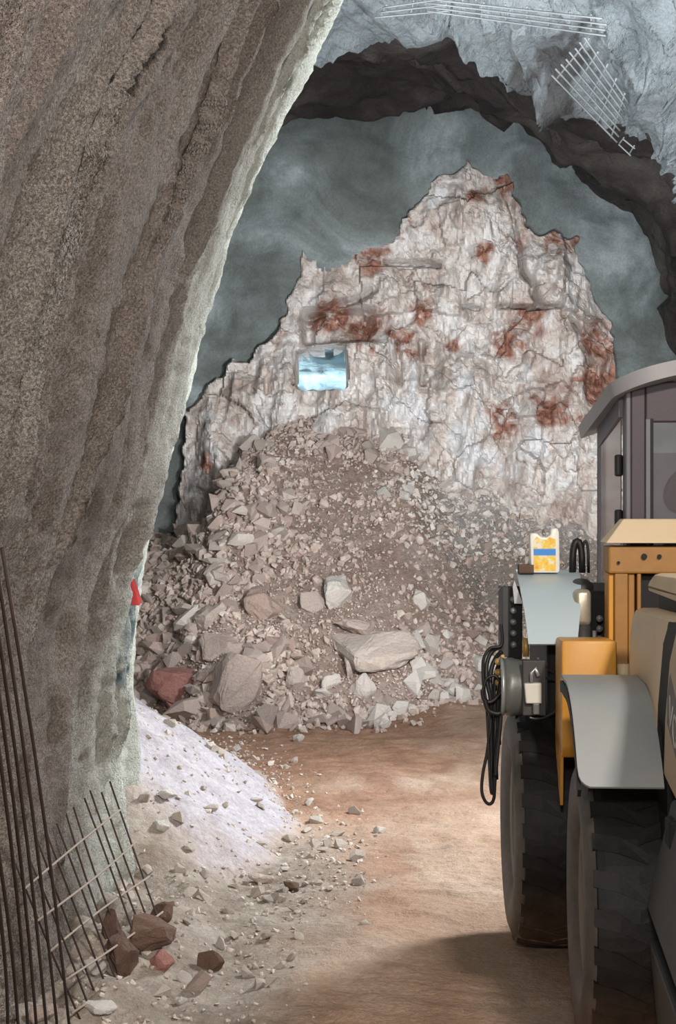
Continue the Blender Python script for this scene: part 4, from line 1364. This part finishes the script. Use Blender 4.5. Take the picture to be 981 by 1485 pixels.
# work lamp housing
lc = FF(0.0, -0.35, 1.615)
house = MB().lathe(lc, FF.right, [(-0.05, 0.0), (-0.05, 0.155), (-0.03, 0.172), (0.0, 0.175), (0.02, 0.168), (0.17, 0.16), (0.18, 0.15), (0.18, 0.0)], 32).build('lamp_housing', M['lamp_grey'], loader, autos=40)
MB().lathe(lc + FF.right * -0.06, FF.right, [(0.0, 0.14), (-0.012, 0.165), (0.0, 0.178), (0.015, 0.165), (0.0, 0.14)], 32).build('lamp_rim', M['bolt'], house, True)
MB().box(FF, 0.05, 0.185, -0.55, -0.50, 1.47, 1.79, 0.006).build('lamp_bracket', M['charcoal'], loader)
MB().hexa([FF(0.065, -0.60, 1.545), FF(0.155, -0.60, 1.545), FF(0.155, -0.54, 1.545), FF(0.065, -0.54, 1.545), FF(0.055, -0.60, 1.66), FF(0.155, -0.60, 1.665), FF(0.155, -0.54, 1.665), FF(0.055, -0.54, 1.66)], 0.008).build('junction_box', M['white_plastic'], loader)
MB().box(FF, 0.105, 0.145, -0.59, -0.55, 1.48, 1.545, 0.006).build('connector', M['lamp_grey'], loader)
MB().tube([FF(0.10, -0.57, 1.665), FF(0.10, -0.58, 1.72), FF(0.12, -0.56, 1.75), FF(0.14, -0.57, 1.70)], 0.012, 8).build('cable_clamp', M['bolt'], loader, True)
for i in range(4):
    zz = 1.76 - 0.062 * i
    MB().lathe(FF(-0.075, -0.30, zz), -FF.fwd, [(0, 0.022), (0.02, 0.022), (0.032, 0.014), (0.034, 0)], 10).build('hose_fitting', M['brass'], loader, True)
MB().box(FF, -0.06, -0.035, -0.30, -0.22, 1.50, 1.80, 0.005).build('fitting_rail', M['brass'], loader)
for k, (a, b2, c2) in enumerate((((0.14, -0.5, 1.80), (0.22, -0.35, 1.70), (0.34, -0.1, 1.64)), ((0.14, -0.5, 1.70), (0.24, -0.35, 1.66), (0.36, -0.1, 1.60)), ((0.09, -0.55, 1.46), (0.2, -0.5, 1.42), (0.34, -0.2, 1.52)))):
    a, b2, c2 = FF(*a), FF(*b2), FF(*c2)
    MB().tube([(a * (1 - t) ** 2 + b2 * 2 * t * (1 - t) + c2 * t * t) for t in [i / 8 for i in range(9)]], 0.006, 6).build('wire', M['lamp_grey'], loader, True)
MB().box(FF, 0.22, 1.6, -0.25, 0.9, 1.2, 2.18, 0.02).build('front_tower', M['black'], loader)
MB().tube([FF(0.09, -0.3, 1.79), FF(0.09, -0.3, 1.90)], 0.02, 10).build('hose_elbow', M['brass'], loader, True)
# pre-cleaner and pipes between fender and frame
MB().box(FF, 0.365, 0.465, -0.42, -0.30, 1.98, 2.195, 0.03, 3).build('filter_canister', M['silver'], loader, autos=50)
MB().lathe(FF(0.44, -0.12, 2.17), Vector((0, 0, 1)), [(0.0, 0.075), (0.03, 0.075), (0.055, 0.062), (0.075, 0.035), (0.08, 0.0)], 20).build('filter_cap', M['charcoal'], loader, True)
MB().tube([FF(0.42, -0.36, 1.70), FF(0.42, -0.36, 1.99)], 0.045, 14).build('filter_pipe', M['charcoal'], loader, True)
MB().tube([FF(0.49, -0.36, 1.74), FF(0.49, -0.36, 1.95)], 0.014, 8).build('thin_pipe', M['bolt'], loader, True)
for i, z in enumerate((1.84, 1.90, 1.96, 2.02)):
    MB().lathe(FF(0.52, -0.34, z), -FF.fwd, [(0, 0.02), (0.015, 0.02), (0.02, 0)], 10).build('hose_coupling', M['bolt'], loader, True)
# black strap loops beside the can
for (uu, w, h, r) in ((0.455, 0.03, 0.20, 0.022), (0.505, 0.02, 0.20, 0.009)):
    pts = [FF(uu - w * math.cos(math.pi * i / 10), 0.2 + 0.0 * i, 2.27 + h * math.sin(math.pi * i / 10) ** 0.6) for i in range(11)]
    MB().tube(pts, r, 8).build('hose_loop', M['hose'], loader, True)

# ------------------------------------------------------------------ things on the loader
can_loc = FF(0.24, 0.12, 2.275)
can = tag(empty('oil_can', can_loc, -math.radians(1.4)), 'white oil can with yellow and blue label standing on the front fender', 'oil can')


def canF(u, v, z):
    return can_loc + FF.right * u + FF.fwd * v + Vector((0, 0, z))


cpoly = [(-0.075, 0.0), (0.085, 0.0), (0.092, 0.02), (0.088, 0.25), (0.078, 0.275), (0.045, 0.275), (0.036, 0.262), (0.036, 0.235), (0.012, 0.218), (-0.02, 0.222), (-0.05, 0.245), (-0.085, 0.245), (-0.092, 0.225), (-0.085, 0.02)]
MB().prism([canF(u, -0.055, z) for u, z in cpoly], [canF(u, 0.055, z) for u, z in cpoly], 0.008).build('can_body', M['can_white'], can, autos=40)
lp = [(-0.068, 0.012), (0.066, 0.012), (0.066, 0.205), (0.03, 0.222), (0.005, 0.205), (-0.03, 0.208), (-0.05, 0.225), (-0.072, 0.20)]
lme = bpy.data.meshes.new('can_label'); nlp = len(lp)
lme.from_pydata([(u, -0.0575, z) for u, z in lp] + [(u, -0.0545, z) for u, z in lp], [], [tuple(range(nlp)), tuple(range(2 * nlp - 1, nlp - 1, -1))] + [(i, nlp + i, nlp + (i + 1) % nlp, (i + 1) % nlp) for i in range(nlp)])
lo = bpy.data.objects.new('can_label', lme); C.objects.link(lo); lme.materials.append(M['can']); lo.parent = can
lo['label'] = 'yellow printed label with a blue band'
tool = MB(); tb = FF(0.12, 0.05, 2.275)
tray = tag(empty('tool_tray', tb), 'small open brown tray beside the oil can on the front fender', 'tray')
for (u0, u1, a, b2, z0, z1) in ((0.08, 0.17, 0.05, 0.06, 2.275, 2.325), (0.08, 0.17, 0.16, 0.17, 2.275, 2.325), (0.08, 0.088, 0.06, 0.16, 2.275, 2.325), (0.162, 0.17, 0.06, 0.16, 2.275, 2.325)):
    MB().box(FF, u0, u1, a, b2, z0, z1).build('tray_side', M['stone_brown'], tray)
MB().box(FF, 0.08, 0.17, 0.05, 0.17, 2.268, 2.277).build('tray_floor', M['black'], tray)

# hose bundle hanging beside the front wheel
hb = tag(empty('hose_bundle', FF(-0.12, -0.25, 0.95)), 'bundle of black hydraulic hoses hanging in loops beside the front wheel', 'hoses')


def hose(pix, D, r, wob=0.0):
    pts = [P(x, y, D + wob * math.sin(i * 1.3)) for i, (x, y) in enumerate(pix)]
    # Catmull-Rom
    out = []
    for i in range(len(pts) - 1):
        p0 = pts[max(i - 1, 0)]; p1 = pts[i]; p2 = pts[i + 1]; p3 = pts[min(i + 2, len(pts) - 1)]
        for k in range(8):
            t = k / 8
            out.append(0.5 * ((2 * p1) + (p2 - p0) * t + (2 * p0 - 5 * p1 + 4 * p2 - p3) * t * t + (3 * p1 - p0 - 3 * p2 + p3) * t ** 3))
    out.append(pts[-1])
    MB().tube(out, r, 8).build('hose', M['hose'], hb, True)


hose([(727, 905), (728, 935), (712, 940), (702, 955), (701, 980), (704, 1010), (712, 1040), (707, 1090), (701, 1120), (699, 1145), (703, 1160), (710, 1166), (716, 1160), (718, 1140), (722, 1060)], 9.78, 0.010)
hose([(727, 938), (715, 944), (707, 960), (706, 985), (712, 1015), (712, 1050), (713, 1110), (714, 1150)], 9.80, 0.013, 0.02)
hose([(728, 945), (719, 955), (712, 975), (712, 1000), (716, 1030), (715, 1080), (716, 1150)], 9.84, 0.014, 0.02)
hose([(730, 955), (722, 970), (718, 1000), (719, 1040), (719, 1090), (720, 1130)], 9.82, 0.014, 0.02)
hose([(732, 975), (725, 1000), (722, 1040), (724, 1080)], 9.80, 0.015)
hose([(700, 1000), (702, 1014), (712, 1018), (724, 1008), (730, 998)], 9.74, 0.012)
hose([(700, 1004), (706, 985), (718, 980), (728, 990)], 9.74, 0.009)
hose([(704, 1016), (709, 1030), (722, 1035), (730, 1030)], 9.72, 0.015)
hose([(706, 1024), (708, 1060), (710, 1110), (712, 1145), (715, 1152)], 9.76, 0.008)
hose([(735, 985), (729, 1010), (726, 1050), (722, 1090), (719, 1125)], 9.74, 0.012)
